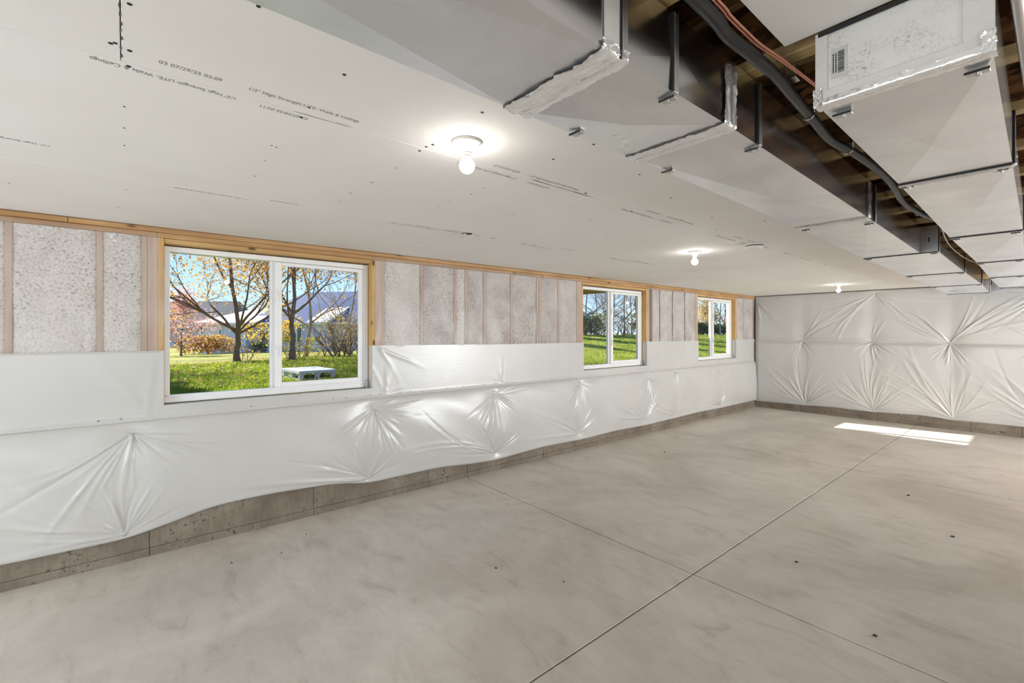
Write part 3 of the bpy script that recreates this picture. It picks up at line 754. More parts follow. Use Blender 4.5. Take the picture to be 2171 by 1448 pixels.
def tape_band(parent, y, w, xl, xr, zb, up, amp=0.0007, seed=1, name='foil_tape', left=0.02):
    r_ = np.random.default_rng(seed)
    path = [(xl - 0.004, zb + left), (xl - 0.004, zb - 0.004)]
    path += [(xx, zb - 0.005) for xx in np.linspace(xl, xr, 40)[1:-1]]
    path += [(xr + 0.004, zb - 0.004)] + [(xr + 0.005, zz) for zz in np.linspace(zb, zb + up, 24)[1:]]
    path = np.array(path); n = len(path); m_ = 13
    tt = np.linspace(-0.5, 0.5, m_)
    V = np.zeros((n, m_, 3))
    e0 = r_.normal(0, 0.0022, n); e1 = r_.normal(0, 0.0022, n)
    ripple = 0.0034 + 0.0034 * np.cos(tt * 2 * math.pi * 1.6 + 0.5 * np.sin(np.arange(n) * 0.35)[:, None] + 0.8) + r_.normal(0, amp, (n, m_))
    for i in range(n):
        out = np.array([0, -1.0]) if path[i, 0] < xr else np.array([1.0, 0.0])
        off = ripple[i][:, None] * out[None, :]
        V[i, :, 0] = path[i, 0] + off[:, 0]; V[i, :, 2] = path[i, 1] + off[:, 1]
        V[i, :, 1] = y + tt * w + np.where(tt < -0.4, e0[i], 0) + np.where(tt > 0.4, e1[i], 0)
    return link_mesh(name, np_mesh(name, V.reshape(-1, 3), grid_faces(n, m_)), M['foil'], parent)

def corner_tab(parent, x, y, zb, side):
    mb = MB().bbox(x - 0.02, x + 0.02, y - 0.004, y + 0.018, zb - 0.011, zb - 0.007, 0.001)
    t_ = mb.build('cleat_tab', M['cleat'], parent)
    MB().lathe([(0.0005, -0.006), (0.004, -0.0055), (0.0055, -0.003), (0.0055, 0.0)], 10, (x, y + 0.008, zb - 0.0105)).build('screw', M['steel'], t_)
    MB().bbox(x - 0.024, x + 0.02, y - 0.009, y - 0.0045, zb - 0.012, zb - 0.0065, 0.001).build('dark_gap', M['slit'], t_)

def cleat_line(parent, y, xl, xr, zb, side_only=False, dark=True):
    mb = MB()
    if not side_only: mb.bbox(xl, xr, y - 0.009, y + 0.009, zb - 0.0085, zb - 0.0005, 0.001)
    mb.bbox(xr + 0.0005, xr + 0.0085, y - 0.010, y + 0.010, zb - 0.004, ZT - 0.003, 0.001)
    o = mb.build('drive_cleat', M['cleat'], parent)
    if dark:
        g_ = MB().bbox(xr + 0.0005, xr + 0.007, y - 0.0165, y - 0.0108, zb - 0.003, ZT - 0.003, 0.0008)
        if not side_only: g_.bbox(xl, xr, y - 0.0145, y - 0.0098, zb - 0.0068, zb - 0.0005, 0.0008)
        g_.build('seam_gap', M['slit'], o)

d1 = empty('trunk_duct', (0, 0, 0)); tag(d1, 'long galvanised trunk duct hung beside the drywall ceiling with foil-taped joints', 'duct')
S1 = [(-2.6, 3.602, 3.934), (-0.9, 3.602, 3.934), (0.84, 3.600, 3.936), (1.38, 3.600, 3.940), (3.065, 3.578, 3.915), (4.79, 3.518, 3.880)]
S2 = [(4.79, 3.518, 3.985), (6.67, 3.488, 3.955), (8.55, 3.455, 3.940), (10.43, 3.402, 3.888)]
for a, b_ in list(zip(S1[:-1], S1[1:])) + list(zip(S2[:-1], S2[1:])): duct_box(d1, a, b_, ZB1)
MB().bbox(3.88, 3.986, 4.782, 4.7895, ZB1 + 0.001, ZT, 0.0008).build('step_plate', M['galv_side'], d1)
lb = MB().bbox(3.922, 3.944, 4.7795, 4.7818, 2.435, 2.495, 0.0005).build('sticker', M['paper_label'], d1)
MB().bbox(3.928, 3.938, 4.7788, 4.7795, 2.445, 2.485, 0.0002).build('print', M['label_ink'], lb)
tape_band(d1, 0.835, 0.085, 3.600, 3.936, ZB1, 0.02, 0.0009, 1)
MB().bbox(3.9365, 3.9405, 0.80, 0.862, ZB1 + 0.004, ZT, 0.001).build('white_tape', M['tape_white'], d1)
cleat_line(d1, 0.87, 3.6, 3.936, ZB1, True)
tape_band(d1, 1.382, 0.066, 3.600, 3.940, ZB1, 0.175, 0.0008, 2)
tape_band(d1, 3.065, 0.035, 3.578, 3.916, ZB1, 0.19, 0.0007, 3)
for y, xl, xr in ((4.79, 3.518, 3.985), (6.67, 3.488, 3.955), (8.55, 3.455, 3.940), (10.40, 3.402, 3.888)):
    cleat_line(d1, y, xl, xr, ZB1); corner_tab(d1, xl + 0.03, y + 0.03, ZB1, 0); corner_tab(d1, xr - 0.025, y + 0.03, ZB1, 1)
cleat_line(d1, 1.085, 3.6, 3.938, ZB1, True); cleat_line(d1, 1.605, 3.597, 3.938, ZB1, True); cleat_line(d1, 3.22, 3.575, 3.913, ZB1, True)
cleat_line(d1, -0.9, 3.602, 3.934, ZB1)
for (x, y) in ((3.918, 1.09), (3.625, 1.06), (3.918, 1.61), (3.622, 1.58), (3.605, 3.13), (3.89, 3.23)): corner_tab(d1, x, y, ZB1, 0)
def smear(parent, cx, cy, pts, z, mat, name):
    n = len(pts); vs = [(cx + p[0], cy + p[1], z) for p in pts] + [(cx + p[0], cy + p[1], z + 0.003) for p in pts]
    fs = [tuple(range(n))[::-1], tuple(range(n, 2 * n))] + [(i, (i + 1) % n, (i + 1) % n + n, i + n) for i in range(n)]
    return MB().add(vs, fs).build(name, mat, parent)
for (cx, cy, s) in ((3.70, 1.19, 1.0), (3.685, 1.235, 0.8), (3.66, 1.255, 1.0), (3.645, 1.285, 0.6), (3.70, 1.15, 0.7)):
    smear(d1, cx, cy, [(0.018 * s, -0.004), (0.01 * s, 0.012 * s), (-0.008 * s, 0.010 * s), (-0.02 * s, 0.002), (-0.012 * s, -0.011 * s), (0.006, -0.009 * s)], ZB1 - 0.0015 - 0.020 * (1 - max(abs(cx - 3.759) / 0.17, abs(cy - 1.11) / 0.27)), M['tape_white'], 'putty_smear')
smear(d1, 3.62, 9.45, [(-0.10, -0.03), (0.02, -0.05), (0.11, -0.02), (0.09, 0.05), (0.0, 0.03), (-0.08, 0.05)], ZB1 - 0.021, M['cleat'], 'torn_patch')

dc = empty('cross_duct', (3.95, 10.45, ZB1)); tag(dc, 'dark cross duct against the end wall behind the trunk ducts', 'duct')
for x0, x1 in ((-0.04, 0.55), (0.55, 1.15), (1.15, 2.4)):
    me = MB().bbox(x0 + 0.001, x1 - 0.001, 0.0, 0.42, 0, ZT - ZB1, 0.002); me.build('duct_section', M['galv_side'], dc)
    MB().bbox(x1 - 0.01, x1 + 0.008, -0.008, 0.0, 0, ZT - ZB1, 0.001).build('drive_cleat', M['cleat'], dc)

d2 = empty('return_duct', (0, 0, 0)); tag(d2, 'capped galvanised duct with barcode label running beside the trunk duct', 'duct')
ZB2 = 2.375
T2 = [(1.50, 4.148, 4.483), (2.525, 4.142, 4.468), (4.222, 4.114, 4.440), (5.94, 4.105, 4.392), (7.67, 4.067, 4.336), (9.56, 4.043, 4.275)]
for a, b_ in zip(T2[:-1], T2[1:]): duct_box(d2, a, b_, ZB2)
for (y, xl, xr) in T2[1:]:
    cleat_line(d2, y, xl, xr, ZB2); corner_tab(d2, xl + 0.025, y + 0.03, ZB2, 0); corner_tab(d2, xr - 0.03, y + 0.03, ZB2, 1)
tape_band(d2, 2.535, 0.03, 4.142, 4.468, ZB2, 0.04, 0.0008, 7, left=0.015)
corner_tab(d2, 4.185, 1.555, ZB2, 0); corner_tab(d2, 4.455, 1.545, ZB2, 1)
cap = MB().bbox(4.146, 4.485, 1.468, 1.4985, ZB2 - 0.002, ZT, 0.004).build('end_cap', M['duct_board'], d2)
MB().bbox(4.143, 4.172, 1.4635, 1.467, ZB2, ZT, 0.0012).build('border_tape', M['tape_white'], cap)
MB().bbox(4.436, 4.488, 1.463, 1.4668, ZB2, ZT, 0.0012).build('border_tape', M['tape_white'], cap)
MB().bbox(4.15, 4.486, 1.4622, 1.4652, ZB2 - 0.002, ZB2 + 0.034, 0.0012).build('border_tape', M['tape_white'], cap)
MB().bbox(4.15, 4.486, 1.4622, 1.4652, ZT - 0.012, ZT + 0.001, 0.0012).build('border_tape', M['slit'], cap)
# crinkled foil along the bottom edge of the cap
r_ = np.random.default_rng(9); nx, ny = 60, 9
xx = np.linspace(4.142, 4.49, nx); ss = np.linspace(0, 1, ny)
V = np.zeros((nx, ny, 3))
for j, s_ in enumerate(ss):
    V[:, j, 0] = xx; V[:, j, 1] = 1.461 + 0.06 * max(0, s_ - 0.35) + r_.normal(0, 0.0006, nx); V[:, j, 2] = ZB2 + 0.018 * max(0, 0.35 - s_) / 0.35 - 0.006 + r_.normal(0, 0.0007, nx)
link_mesh('foil_tape', np_mesh('foil_tape', V.reshape(-1, 3), grid_faces(nx, ny)), M['foil'], d2)
for (cx_, w_) in ((4.15, 0.02), (4.478, 0.025)):
    V = np.zeros((14, 14, 3))
    for i in range(14):
        for j in range(14): V[i, j] = (cx_ + w_ * (i / 13 - 0.5) + r_.normal(0, 0.0008), 1.4585 + r_.normal(0, 0.001), ZB2 - 0.008 + 0.05 * j / 13)
    link_mesh('foil_tape', np_mesh('foil_tape', V.reshape(-1, 3), grid_faces(14, 14)), M['foil'], d2)
lab = MB().bbox(4.181, 4.2165, 1.4655, 1.4682, 2.434, 2.512, 0.0006).build('barcode_label', M['paper_label'], cap)
bars = MB(); zz = 2.445; rr = random.Random(2)
while zz < 2.502:
    h_ = rr.choice((0.0006, 0.0012, 0.002)); bars.box(4.196, 4.210, 1.4649, 1.4656, zz, zz + h_); zz += h_ + rr.choice((0.0008, 0.0014))
tag(bars.build('barcode', M['label_ink'], cap), kind='stuff')
tl = MB()
for x0 in (4.184, 4.190):
    zz = 2.448
    while zz < 2.498: h_ = rr.uniform(0.002, 0.006); tl.box(x0, x0 + 0.003, 1.4649, 1.4656, zz, zz + h_); zz += h_ + 0.0015
tag(tl.build('label_print', M['label_ink'], cap), kind='stuff')

# ================================================================== lines in the joist gap
def resample(pts, n=60):
    P = [Vector(p) for p in pts]; out = []
    for i in range(len(P) - 1):
        p0, p1, p2, p3 = P[max(i - 1, 0)], P[i], P[i + 1], P[min(i + 2, len(P) - 1)]
        for k in range(max(2, n // (len(P) - 1))):
            t_ = k / max(2, n // (len(P) - 1))
            out.append(0.5 * ((2 * p1) + (-p0 + p2) * t_ + (2 * p0 - 5 * p1 + 4 * p2 - p3) * t_ ** 2 + (-p0 + 3 * p1 - 3 * p2 + p3) * t_ ** 3))
    return out + [P[-1]]
pipe = empty('black_pipe', (0, 0, 0)); tag(pipe, 'black insulated pipe snaking along the gap between the two ducts', 'pipe')
pp = [(4.03, -1.6, 2.535), (4.032, 0.3, 2.535), (4.028, 1.046, 2.53), (4.016, 1.211, 2.53), (4.02, 1.346, 2.53), (4.023, 1.508, 2.53), (4.01, 1.717, 2.53), (3.996, 1.951, 2.53), (3.981, 2.193, 2.53), (4.004, 2.427, 2.53), (4.018, 2.777, 2.53), (4.012, 3.101, 2.53), (3.977, 3.627, 2.53), (4.002, 4.068, 2.53), (4.03, 4.30, 2.535), (4.06, 4.55, 2.545)]
MB().tube(resample(pp, 120), 0.0168, 12).build('sleeve', M['black_pipe'], pipe, smooth=True)
for (x, y) in ((3.9975, 2.37), (3.988, 3.98), (4.0, 1.88)):
    cl = MB()
    cl.tube([(x + 0.0185 * math.cos(a), y, 2.53 + 0.0185 * math.sin(a)) for a in np.linspace(0.2, math.pi * 2 - 0.2, 18)] , 0.003, 6)
    cl.tube([(x + 0.017, y, 2.535), (x + 0.02, y, 2.586)], 0.003, 6)
    cl.build('pipe_clamp', M['steel'], pipe, smooth=True)
for k, lab_ in ((0, 'bright copper line nearer the black pipe under the joists'), (1, 'bright copper line on the outer side of the pair under the joists')):
    off = 0.0085 * k
    cp = [(4.043 + off, -1.5, 2.556), (4.045 + off, 0.5, 2.556), (4.040 + off, 1.085, 2.55), (4.035 + off, 1.165, 2.55), (4.034 + off, 1.257, 2.55), (4.035 + off, 1.355, 2.55), (4.05 + off * 0.8, 1.491, 2.55), (4.069 + off * 0.6, 1.744, 2.55), (4.085 + off * 0.6, 2.1, 2.555), (4.08 + off * 0.6, 3.2, 2.555)]
    o = MB().tube(resample(cp, 70), 0.0033, 8).build('copper_line', M['copper'], None, smooth=True)
    tag(o, lab_, 'copper line', 'copper lines between the ducts')
o = MB().tube(resample([(4.075, 4.0, 2.56), (4.057, 4.357, 2.47), (4.019, 4.925, 2.455), (4.004, 5.438, 2.452), (4.005, 6.129, 2.455), (4.03, 6.973, 2.47), (4.019, 7.717, 2.48), (4.01, 8.1, 2.565)], 60), 0.0045, 8).build('white_cable', M['wire_white'], None, smooth=True)
tag(o, 'thin white cable drooping between the far ends of the ducts', 'cable')
o = MB().tube([(4.513, -1.0, 2.55), (4.513, 1.3, 2.55), (4.522, 4.0, 2.55), (4.50, 8.0, 2.55)], 0.0125, 12).build('grey_pipe', M['pvc'], None, smooth=True)
tag(o, 'slim grey-white pipe along the right edge beside the capped duct', 'pipe')
# wrinkled wrapped run in the joist space at the right edge
nx, ny = 90, 16; V = np.zeros((nx, ny, 3)); r_ = np.random.default_rng(3)
for i in range(nx):
    for j in range(ny):
        a = math.pi * 2 * j / ny; R_ = 0.055 + 0.004 * math.sin(i * 1.6) + r_.normal(0, 0.0012)
        V[i, j] = (4.60 + R_ * math.cos(a), 1.35 + 0.9 * i / nx, 2.72 + R_ * math.sin(a))
Q = np.array([(i * ny + j, i * ny + (j + 1) % ny, (i + 1) * ny + (j + 1) % ny, (i + 1) * ny + j) for i in range(nx - 1) for j in range(ny)])
wr_ = link_mesh('wrapped_line', np_mesh('wrapped_line', V.reshape(-1, 3), Q), M['wrap'])
tag(wr_, 'wrinkled pale wrapped line up between joists at the right edge', 'wrapped pipe')
o = MB().bbox(4.02, 4.05, 1.60, 1.64, 2.545, 2.588, 0.001).build('strap_plate', M['steel'], ceiling)

# ================================================================== ceiling lights and smoke alarm
def lampholder(x, y, label):
    o = empty('bulb_fixture', (x, y, CEIL)); tag(o, label, 'ceiling light', 'bare bulb ceiling lights')
    MB().lathe([(0.0645, 0.0), (0.0655, -0.004), (0.0645, -0.011), (0.058, -0.015), (0.045, -0.019), (0.034, -0.025), (0.027, -0.033), (0.0235, -0.042), (0.0225, -0.047)], 40).build('canopy', M['porcelain'], o, smooth=True)
    MB().lathe([(0.0225, -0.0485), (0.0225, -0.053), (0.0205, -0.0565), (0.018, -0.057)], 32).build('socket_ring', M['porcelain'], o, smooth=True)
    MB().lathe([(0.0175, -0.058), (0.0178, -0.068), (0.0195, -0.080)], 32).build('bulb_collar', M['plastic'], o, smooth=True)
    c_, R_ = -0.104, 0.0335
    prof = [(0.0195, -0.0802)] + [(R_ * math.sin(a), c_ + R_ * math.cos(a)) for a in np.linspace(0.72, math.pi - 0.03, 18)]
    MB().lathe(prof, 32).build('bulb', M['bulb'], o, smooth=True)
    for sx in (-1, 1):
        MB().lathe([(0.0005, -0.004), (0.003, -0.0035), (0.004, 0.0)], 10, (sx * 0.028 + 0.02, sx * 0.034, -0.0165)).build('screw', M['steel'], o)
lampholder(2.92, 1.14, 'largest bare bulb in white porcelain holder on the near ceiling')
lampholder(2.165, 4.498, 'bare bulb ceiling light halfway down, left of the smoke alarm')
lampholder(2.103, 9.576, 'farthest bare bulb ceiling light near the end wall')
sm = empty('smoke_alarm', (2.743, 4.516, CEIL)); tag(sm, 'round white smoke alarm on the ceiling beside the middle bulb', 'smoke alarm')
MB().lathe([(0.074, 0.0), (0.078, -0.004), (0.078, -0.018), (0.074, -0.019)], 40).build('base', M['plastic'], sm, smooth=False)
MB().lathe([(0.0735, -0.018), (0.0735, -0.025)], 40).build('vent_slit', M['slit'], sm)
MB().lathe([(0.072, -0.0245), (0.0745, -0.032), (0.068, -0.052), (0.052, -0.058), (0.02, -0.06), (0.001, -0.06)], 40).build('cover', M['plastic'], sm, smooth=True)
# ================================================================== the yard outside
def sstep(a, b_, x): 
    q = np.clip((x - a) / (b_ - a), 0, 1); return q * q * (3 - 2 * q)
def ground(x, y):
    x = np.asarray(x, float); y = np.asarray(y, float); e_ = np.clip(-x, 0, None)
    low = np.interp(e_, [0, 3, 12.3, 16, 41, 90], [0.95, 0.93, 0.75, 0.62, -0.04, -0.5]) + 0.035 * np.clip(y - 2, 0, 4) * np.exp(-((e_ - 8) / 9) ** 2)
    hill = 0.98 + 0.56 * sstep(1.0, 10.5, e_) - 0.006 * np.clip(y - 20, 0, 60) - 0.004 * np.clip(e_ - 14, 0, 60)
    w = sstep(3 + 0.5 * e_, 5 + 0.95 * e_, y)
    return low * (1 - w) + hill * w + 0.02 * np.sin(x * 1.1 + 0.4) * np.sin(y * 0.9)

m, nt, b, _ = new_mat('autumn_lawn')
v = coords(nt, (1, 1, 1), 'World')
n1 = noise(nt, v, 0.5, 4, 0.6); n2 = noise(nt, v, 7, 5, 0.7); n3 = noise(nt, v, 30, 3, 0.7)
c = ramp(nt, n1, [(0.3, lin((100, 112, 42))), (0.5, lin((140, 142, 60))), (0.7, lin((188, 168, 104)))])
c = mixc(nt, 0.6, c, ramp(nt, n2, [(0.3, (0.45, 0.5, 0.35, 1)), (0.6, (1, 1, 1, 1))]), 'MULTIPLY')
c = mixc(nt, ramp(nt, n3, [(0.62, (0, 0, 0, 1)), (0.70, (0.8,) * 3 + (1,))]), c, lin((176, 138, 92)))
nt.links.new(c, b.inputs['Base Color']); b.inputs['Roughness'].default_value = 0.95; b.inputs['Specular IOR Level'].default_value = 0.1
bump(nt, b, n3, 0.6, 0.05)
M['lawn'] = m
def leafy(name, cols, trans=0.55, scale=3.0, rough=0.7):
    m, nt, b, out = new_mat(name)
    v = coords(nt, (1, 1, 1), 'World')
    c = ramp(nt, noise(nt, v, scale, 3, 0.7), [(0.28 + 0.44 * i / max(1, len(cols) - 1), lin(q)) for i, q in enumerate(cols)])
    nt.links.new(c, b.inputs['Base Color']); b.inputs['Roughness'].default_value = rough; b.inputs['Specular IOR Level'].default_value = 0.2
    tl_ = nt.nodes.new('ShaderNodeBsdfTranslucent'); mx = nt.nodes.new('ShaderNodeMixShader'); mx.inputs[0].default_value = trans
    nt.links.new(c, tl_.inputs[0]); nt.links.new(b.outputs[0], mx.inputs[1]); nt.links.new(tl_.outputs[0], mx.inputs[2]); nt.links.new(mx.outputs[0], out.inputs[0])
    return m
M['blade'] = leafy('grass_blades', [(84, 110, 30), (122, 146, 40), (176, 176, 70)], 0.55, 2.0)
M['leaf_orange'] = leafy('orange_brown_leaves', [(138, 100, 46), (184, 142, 70), (214, 184, 114)], 0.5, 6)
M['leaf_yellow'] = leafy('yellow_leaves', [(176, 132, 34), (222, 178, 52), (236, 204, 96)], 0.5, 2.5)
M['leaf_pink'] = leafy('pinkish_leaves', [(176, 122, 122), (212, 164, 160), (230, 196, 190)], 0.5, 2.5)
M['leaf_green'] = leafy('dark_hedge_leaves', [(28, 50, 26), (44, 70, 34), (64, 88, 42)], 0.3, 4)
M['leaf_olive'] = leafy('olive_leaves', [(96, 100, 30), (150, 140, 44), (190, 166, 70)], 0.5, 2.5)
M['leaf_tan'] = leafy('tan_needles', [(150, 126, 84), (190, 166, 120), (208, 188, 146)], 0.5, 2.5)
M['leaf_litter'] = leafy('fallen_leaves', [(128, 92, 56), (172, 134, 92), (206, 176, 136)], 0.3, 3)
M['bark'] = plain('grey_brown_bark', (112, 92, 78), 0.9, 0, 0.35, 12, 0.6)
M['bark_pale'] = plain('pale_bark', (168, 150, 136), 0.9, 0, 0.3, 12, 0.6)
M['twig'] = plain('brown_twig_bark', (122, 98, 84), 0.9, 0, 0.3, 12)
M['siding'] = plain('lavender_grey_siding', (214, 216, 234), 0.6, 0, 0.03, 3)
M['siding_white'] = plain('white_house_trim', (232, 234, 238), 0.6, 0, 0.02)
M['roof'] = plain('skylit_shade_shingles', (62, 92, 140), 0.8, 0, 0.15, 8, 0.4)  # blue of skylit shade put into the shingle colour
M['roof_grey'] = plain('grey_shingles', (110, 106, 108), 0.85, 0, 0.15, 8, 0.4)
M['roof_glare'] = plain('sun_glare_shingles', (226, 224, 222), 0.6, 0, 0.05, 8, 0.2)  # sun glare painted in as near-white shingles
M['house_glass'] = plain('dark_house_glass', (92, 108, 112), 0.1, 0, 0.2, 4)
M['box_concrete'] = plain('weathered_pale_concrete', (238, 238, 238), 0.85, 0, 0.08, 9, 0.5)

ex = np.concatenate([np.linspace(0.26, 16, 110), np.linspace(16.4, 95, 60)]); ey = np.concatenate([np.linspace(-30, -4, 18), np.linspace(-3.6, 30, 130), np.linspace(31, 110, 40)])
X, Y = np.meshgrid(-ex, ey, indexing='ij')
V = np.stack([X, Y, ground(X, Y)], -1).reshape(-1, 3)
lawn = link_mesh('lawn', np_mesh('lawn', V, grid_faces(len(ex), len(ey))[:, ::-1]), M['lawn']); tag(lawn, kind='structure')
def blades(n, emin, emax, ylo, yhi, hmin, hmax, seed, wmul=1.0):
    r_ = np.random.default_rng(seed)
    e_ = emin + (emax - emin) * r_.random(n) ** 1.35; f_ = r_.random(n)
    y = ylo(e_) + (yhi(e_) - ylo(e_)) * f_; x = -e_; z = ground(x, y)
    h = r_.uniform(hmin, hmax, n); a = r_.uniform(0, math.pi * 2, n); w = r_.uniform(0.006, 0.012, n) * wmul * (1 + e_ * 0.06)
    tip = np.stack([x + r_.normal(0, 0.03, n), y + r_.normal(0, 0.03, n), z + h], 1)
    dx, dy = np.cos(a) * w, np.sin(a) * w
    V = np.stack([np.stack([x - dx, y - dy, z - 0.01], 1), np.stack([x + dx, y + dy, z - 0.01], 1), tip], 1).reshape(-1, 3)
    return V
Vs = [blades(36000, 1.0, 12.5, lambda e_: 0.1 + 0.02 * e_, lambda e_: 2.1 + 0.43 * e_, 0.03, 0.075, 1),
      blades(16000, 0.8, 11.0, lambda e_: 5.0 + 1.1 * e_, lambda e_: 7.0 + 1.75 * e_, 0.03, 0.07, 2), blades(9000, 0.8, 15.0, lambda e_: 8.4 + 1.75 * e_, lambda e_: 10.4 + 2.5 * e_, 0.03, 0.07, 3, 1.5)]
V = np.concatenate(Vs); gr = link_mesh('grass', np_mesh('grass', V, np.arange(len(V)).reshape(-1, 3), False), M['blade'])
tag(gr, 'green grass blades of the sloping lawn outside the windows', 'grass', kind='stuff')
def leaf_quads(P, size, seed, flat=False):
    r_ = np.random.default_rng(seed); n = len(P)
    a = r_.normal(0, 1, (n, 3)); a /= np.linalg.norm(a, axis=1)[:, None]
    b0 = r_.normal(0, 1, (n, 3))
    if flat: a[:, 2] *= 0.25; b0[:, 2] *= 0.25
    b0 -= (a * b0).sum(1)[:, None] * a; b0 /= np.linalg.norm(b0, axis=1)[:, None]
    s = (size * r_.uniform(0.6, 1.3, n))[:, None]
    V = np.stack([P - a * s, P + b0 * s * 0.55, P + a * s, P - b0 * s * 0.55], 1).reshape(-1, 3)
    return V, np.arange(4 * n).reshape(-1, 4)
r_ = np.random.default_rng(8); n = 3200
e_ = r_.uniform(3, 16, n); y = 0.0 + (2.4 + 0.5 * e_) * r_.random(n); P = np.stack([-e_, y, ground(-e_, y) + 0.05], 1)
V, Q = leaf_quads(P, 0.035, 4, True)
o = link_mesh('fallen_leaves', np_mesh('fallen_leaves', V, Q, False), M['leaf_litter']); tag(o, 'brown fallen leaves scattered over the lawn', 'leaves', kind='stuff')

# ------------------------------------------------------------------ trees
def grow(mb, p, d_, L_, r0, depth, rr, tips, up=0.12, wander=0.22, spread=0.75, kids=(2, 3), sides=6):
    n = 5; pts, rad = [p.copy()], [r0]
    q = p.copy(); dd = d_.copy()
    nodes = []
    for k in range(n):
        dd = (dd + Vector((rr.gauss(0, wander), rr.gauss(0, wander), rr.gauss(0, wander) + up)) * 0.5).normalized()
        q = q + dd * (L_ / n); pts.append(q.copy()); rad.append(r0 * (1 - 0.5 * (k + 1) / n)); nodes.append((q.copy(), dd.copy(), rad[-1]))
    mb.tube(pts, rad, max(3, sides), cap=False)
    if depth <= 0:
        tips += [x_[0] for x_ in nodes[1:]]; return
    if depth == 1: tips += [x_[0] for x_ in nodes[3:]]
    for k in range(rr.randint(*kids)):
        nd = nodes[rr.randint(1, n - 1)]
        ax = Vector((rr.gauss(0, 1), rr.gauss(0, 1), rr.gauss(0, 0.5))); ax = (ax - nd[1] * ax.dot(nd[1])).normalized()
        grow(mb, nd[0], (nd[1] + ax * spread * rr.uniform(0.6, 1.3)).normalized(), L_ * rr.uniform(0.55, 0.8), nd[2] * rr.uniform(0.5, 0.75), depth - 1, rr, tips, up, wander, spread, kids, sides - 1)
    grow(mb, nodes[-1][0], nodes[-1][1], L_ * rr.uniform(0.65, 0.85), rad[-1] * 0.9, depth - 1, rr, tips, up, wander, spread, kids, sides - 1)

def tree(x, y, label, trunk_h, trunk_r, limb, depth, seed, bark, leaf=None, n_leaf=0, leaf_s=0.05, spread=0.75, kids=(2, 3), limbs=4, lean=(0, 0), group=None, name='tree', fuzz=0.18, leader=True, cat='tree', zmin=None):
    rr = random.Random(seed); z = float(ground(x, y)) - 0.03
    o = empty(name, (x, y, z)); tag(o, label, cat, group)
    tb = MB(); pts, rad = [], []
    for k in range(7):
        t_ = k / 6; pts.append((lean[0] * t_ + rr.gauss(0, 0.02), lean[1] * t_ + rr.gauss(0, 0.02), trunk_h * t_)); rad.append(trunk_r * (1.25 - 0.4 * min(1, t_ * 4)) * (1 - 0.25 * t_))
    tb.tube(pts, rad, 10, cap=False); tb.build('trunk', bark, o, smooth=True)
    bb, tips = MB(), []
    top = Vector(pts[-1])
    for k in range(limbs):
        a = 2 * math.pi * (k + rr.uniform(-0.3, 0.3)) / limbs; el = rr.uniform(0.35, 0.9)
        st_ = Vector(pts[4]).lerp(top, rr.uniform(0.1, 1.0))
        grow(bb, st_, Vector((math.cos(a), math.sin(a), el)).normalized(), limb * rr.uniform(0.8, 1.1), trunk_r * rr.uniform(0.35, 0.5), depth - 1, rr, tips, spread=spread, kids=kids)
    if leader: grow(bb, top, Vector((lean[0] * 0.1, lean[1] * 0.1, 1)).normalized(), limb * 1.15, rad[-1] * 0.95, depth, rr, tips, up=0.25, spread=spread, kids=kids)
    bb.build('branches', bark, o, smooth=True)
    if leaf and tips:
        r2 = np.random.default_rng(seed); T = np.array([tuple(t_) for t_ in tips])
        P = T[r2.integers(0, len(T), n_leaf)] + r2.normal(0, fuzz, (n_leaf, 3))
        V, Q = leaf_quads(P, leaf_s, seed); lo = link_mesh('foliage', np_mesh('foliage', V, Q, False), leaf, o); tag(lo, kind='stuff')
    return o
def bush(x, y, label, h, w, leaf, n_leaf, leaf_s, seed, stems=9, bark=None, name='shrub', group=None, shell=0.35, sy=None):
    rr = random.Random(seed); r2 = np.random.default_rng(seed); z = float(ground(x, y)) - 0.03
    o = empty(name, (x, y, z)); tag(o, label, 'shrub', group)
    sb = MB(); tips = []
    for k in range(stems):
        a = rr.uniform(0, 6.28); el = rr.uniform(0.9, 2.2)
        grow(sb, Vector((rr.gauss(0, w * 0.18), rr.gauss(0, (sy or w) * 0.22), 0)), Vector((math.cos(a), math.sin(a), el)).normalized(), h * 0.42, 0.018 * h, 2, rr, tips, spread=0.6, sides=4)
    sb.build('stems', bark or M['twig'], o, smooth=True)
    if n_leaf:
        c_ = r2.normal(0, 1, (14, 3)) * [w * 0.24, (sy or w) * 0.3, 0] + [0, 0, h * 0.5]
        c_[:, 2] = h * (0.42 + 0.18 * r2.random(14))
        P = c_[r2.integers(0, 14, n_leaf)]; q = r2.normal(0, 1, (n_leaf, 3)); q /= np.linalg.norm(q, axis=1)[:, None]
        P = P + q * (1 - shell * r2.random((n_leaf, 1)) ** 2) * np.array([w * 0.26, (sy or w) * 0.24, h * 0.40]); P[:, 2] = np.maximum(P[:, 2], 0.03)
        V, Q = leaf_quads(P, leaf_s, seed); lo = link_mesh('foliage', np_mesh('foliage', V, Q, False), leaf, o); tag(lo, kind='stuff')
    return o
tree(-12.3, 2.78, 'autumn tree with sparse orange leaves seen through the left pane of the largest window', 1.25, 0.105, 2.5, 4, 5, M['bark'], M['leaf_orange'], 21000, 0.046, limbs=7, fuzz=0.34)
tree(-10.97, 4.05, 'straight-trunked tree with a few orange leaves just right of the largest window mullion', 1.6, 0.10, 1.7, 4, 12, M['bark'], M['leaf_orange'], 8000, 0.045, limbs=4, fuzz=0.3)
tree(-13.34, 5.13, 'slender pale tree forking behind the concrete box', 1.5, 0.08, 2.0, 4, 23, M['bark_pale'], M['leaf_orange'], 1500, 0.045, limbs=3, fuzz=0.3, lean=(0.1, 0.15))
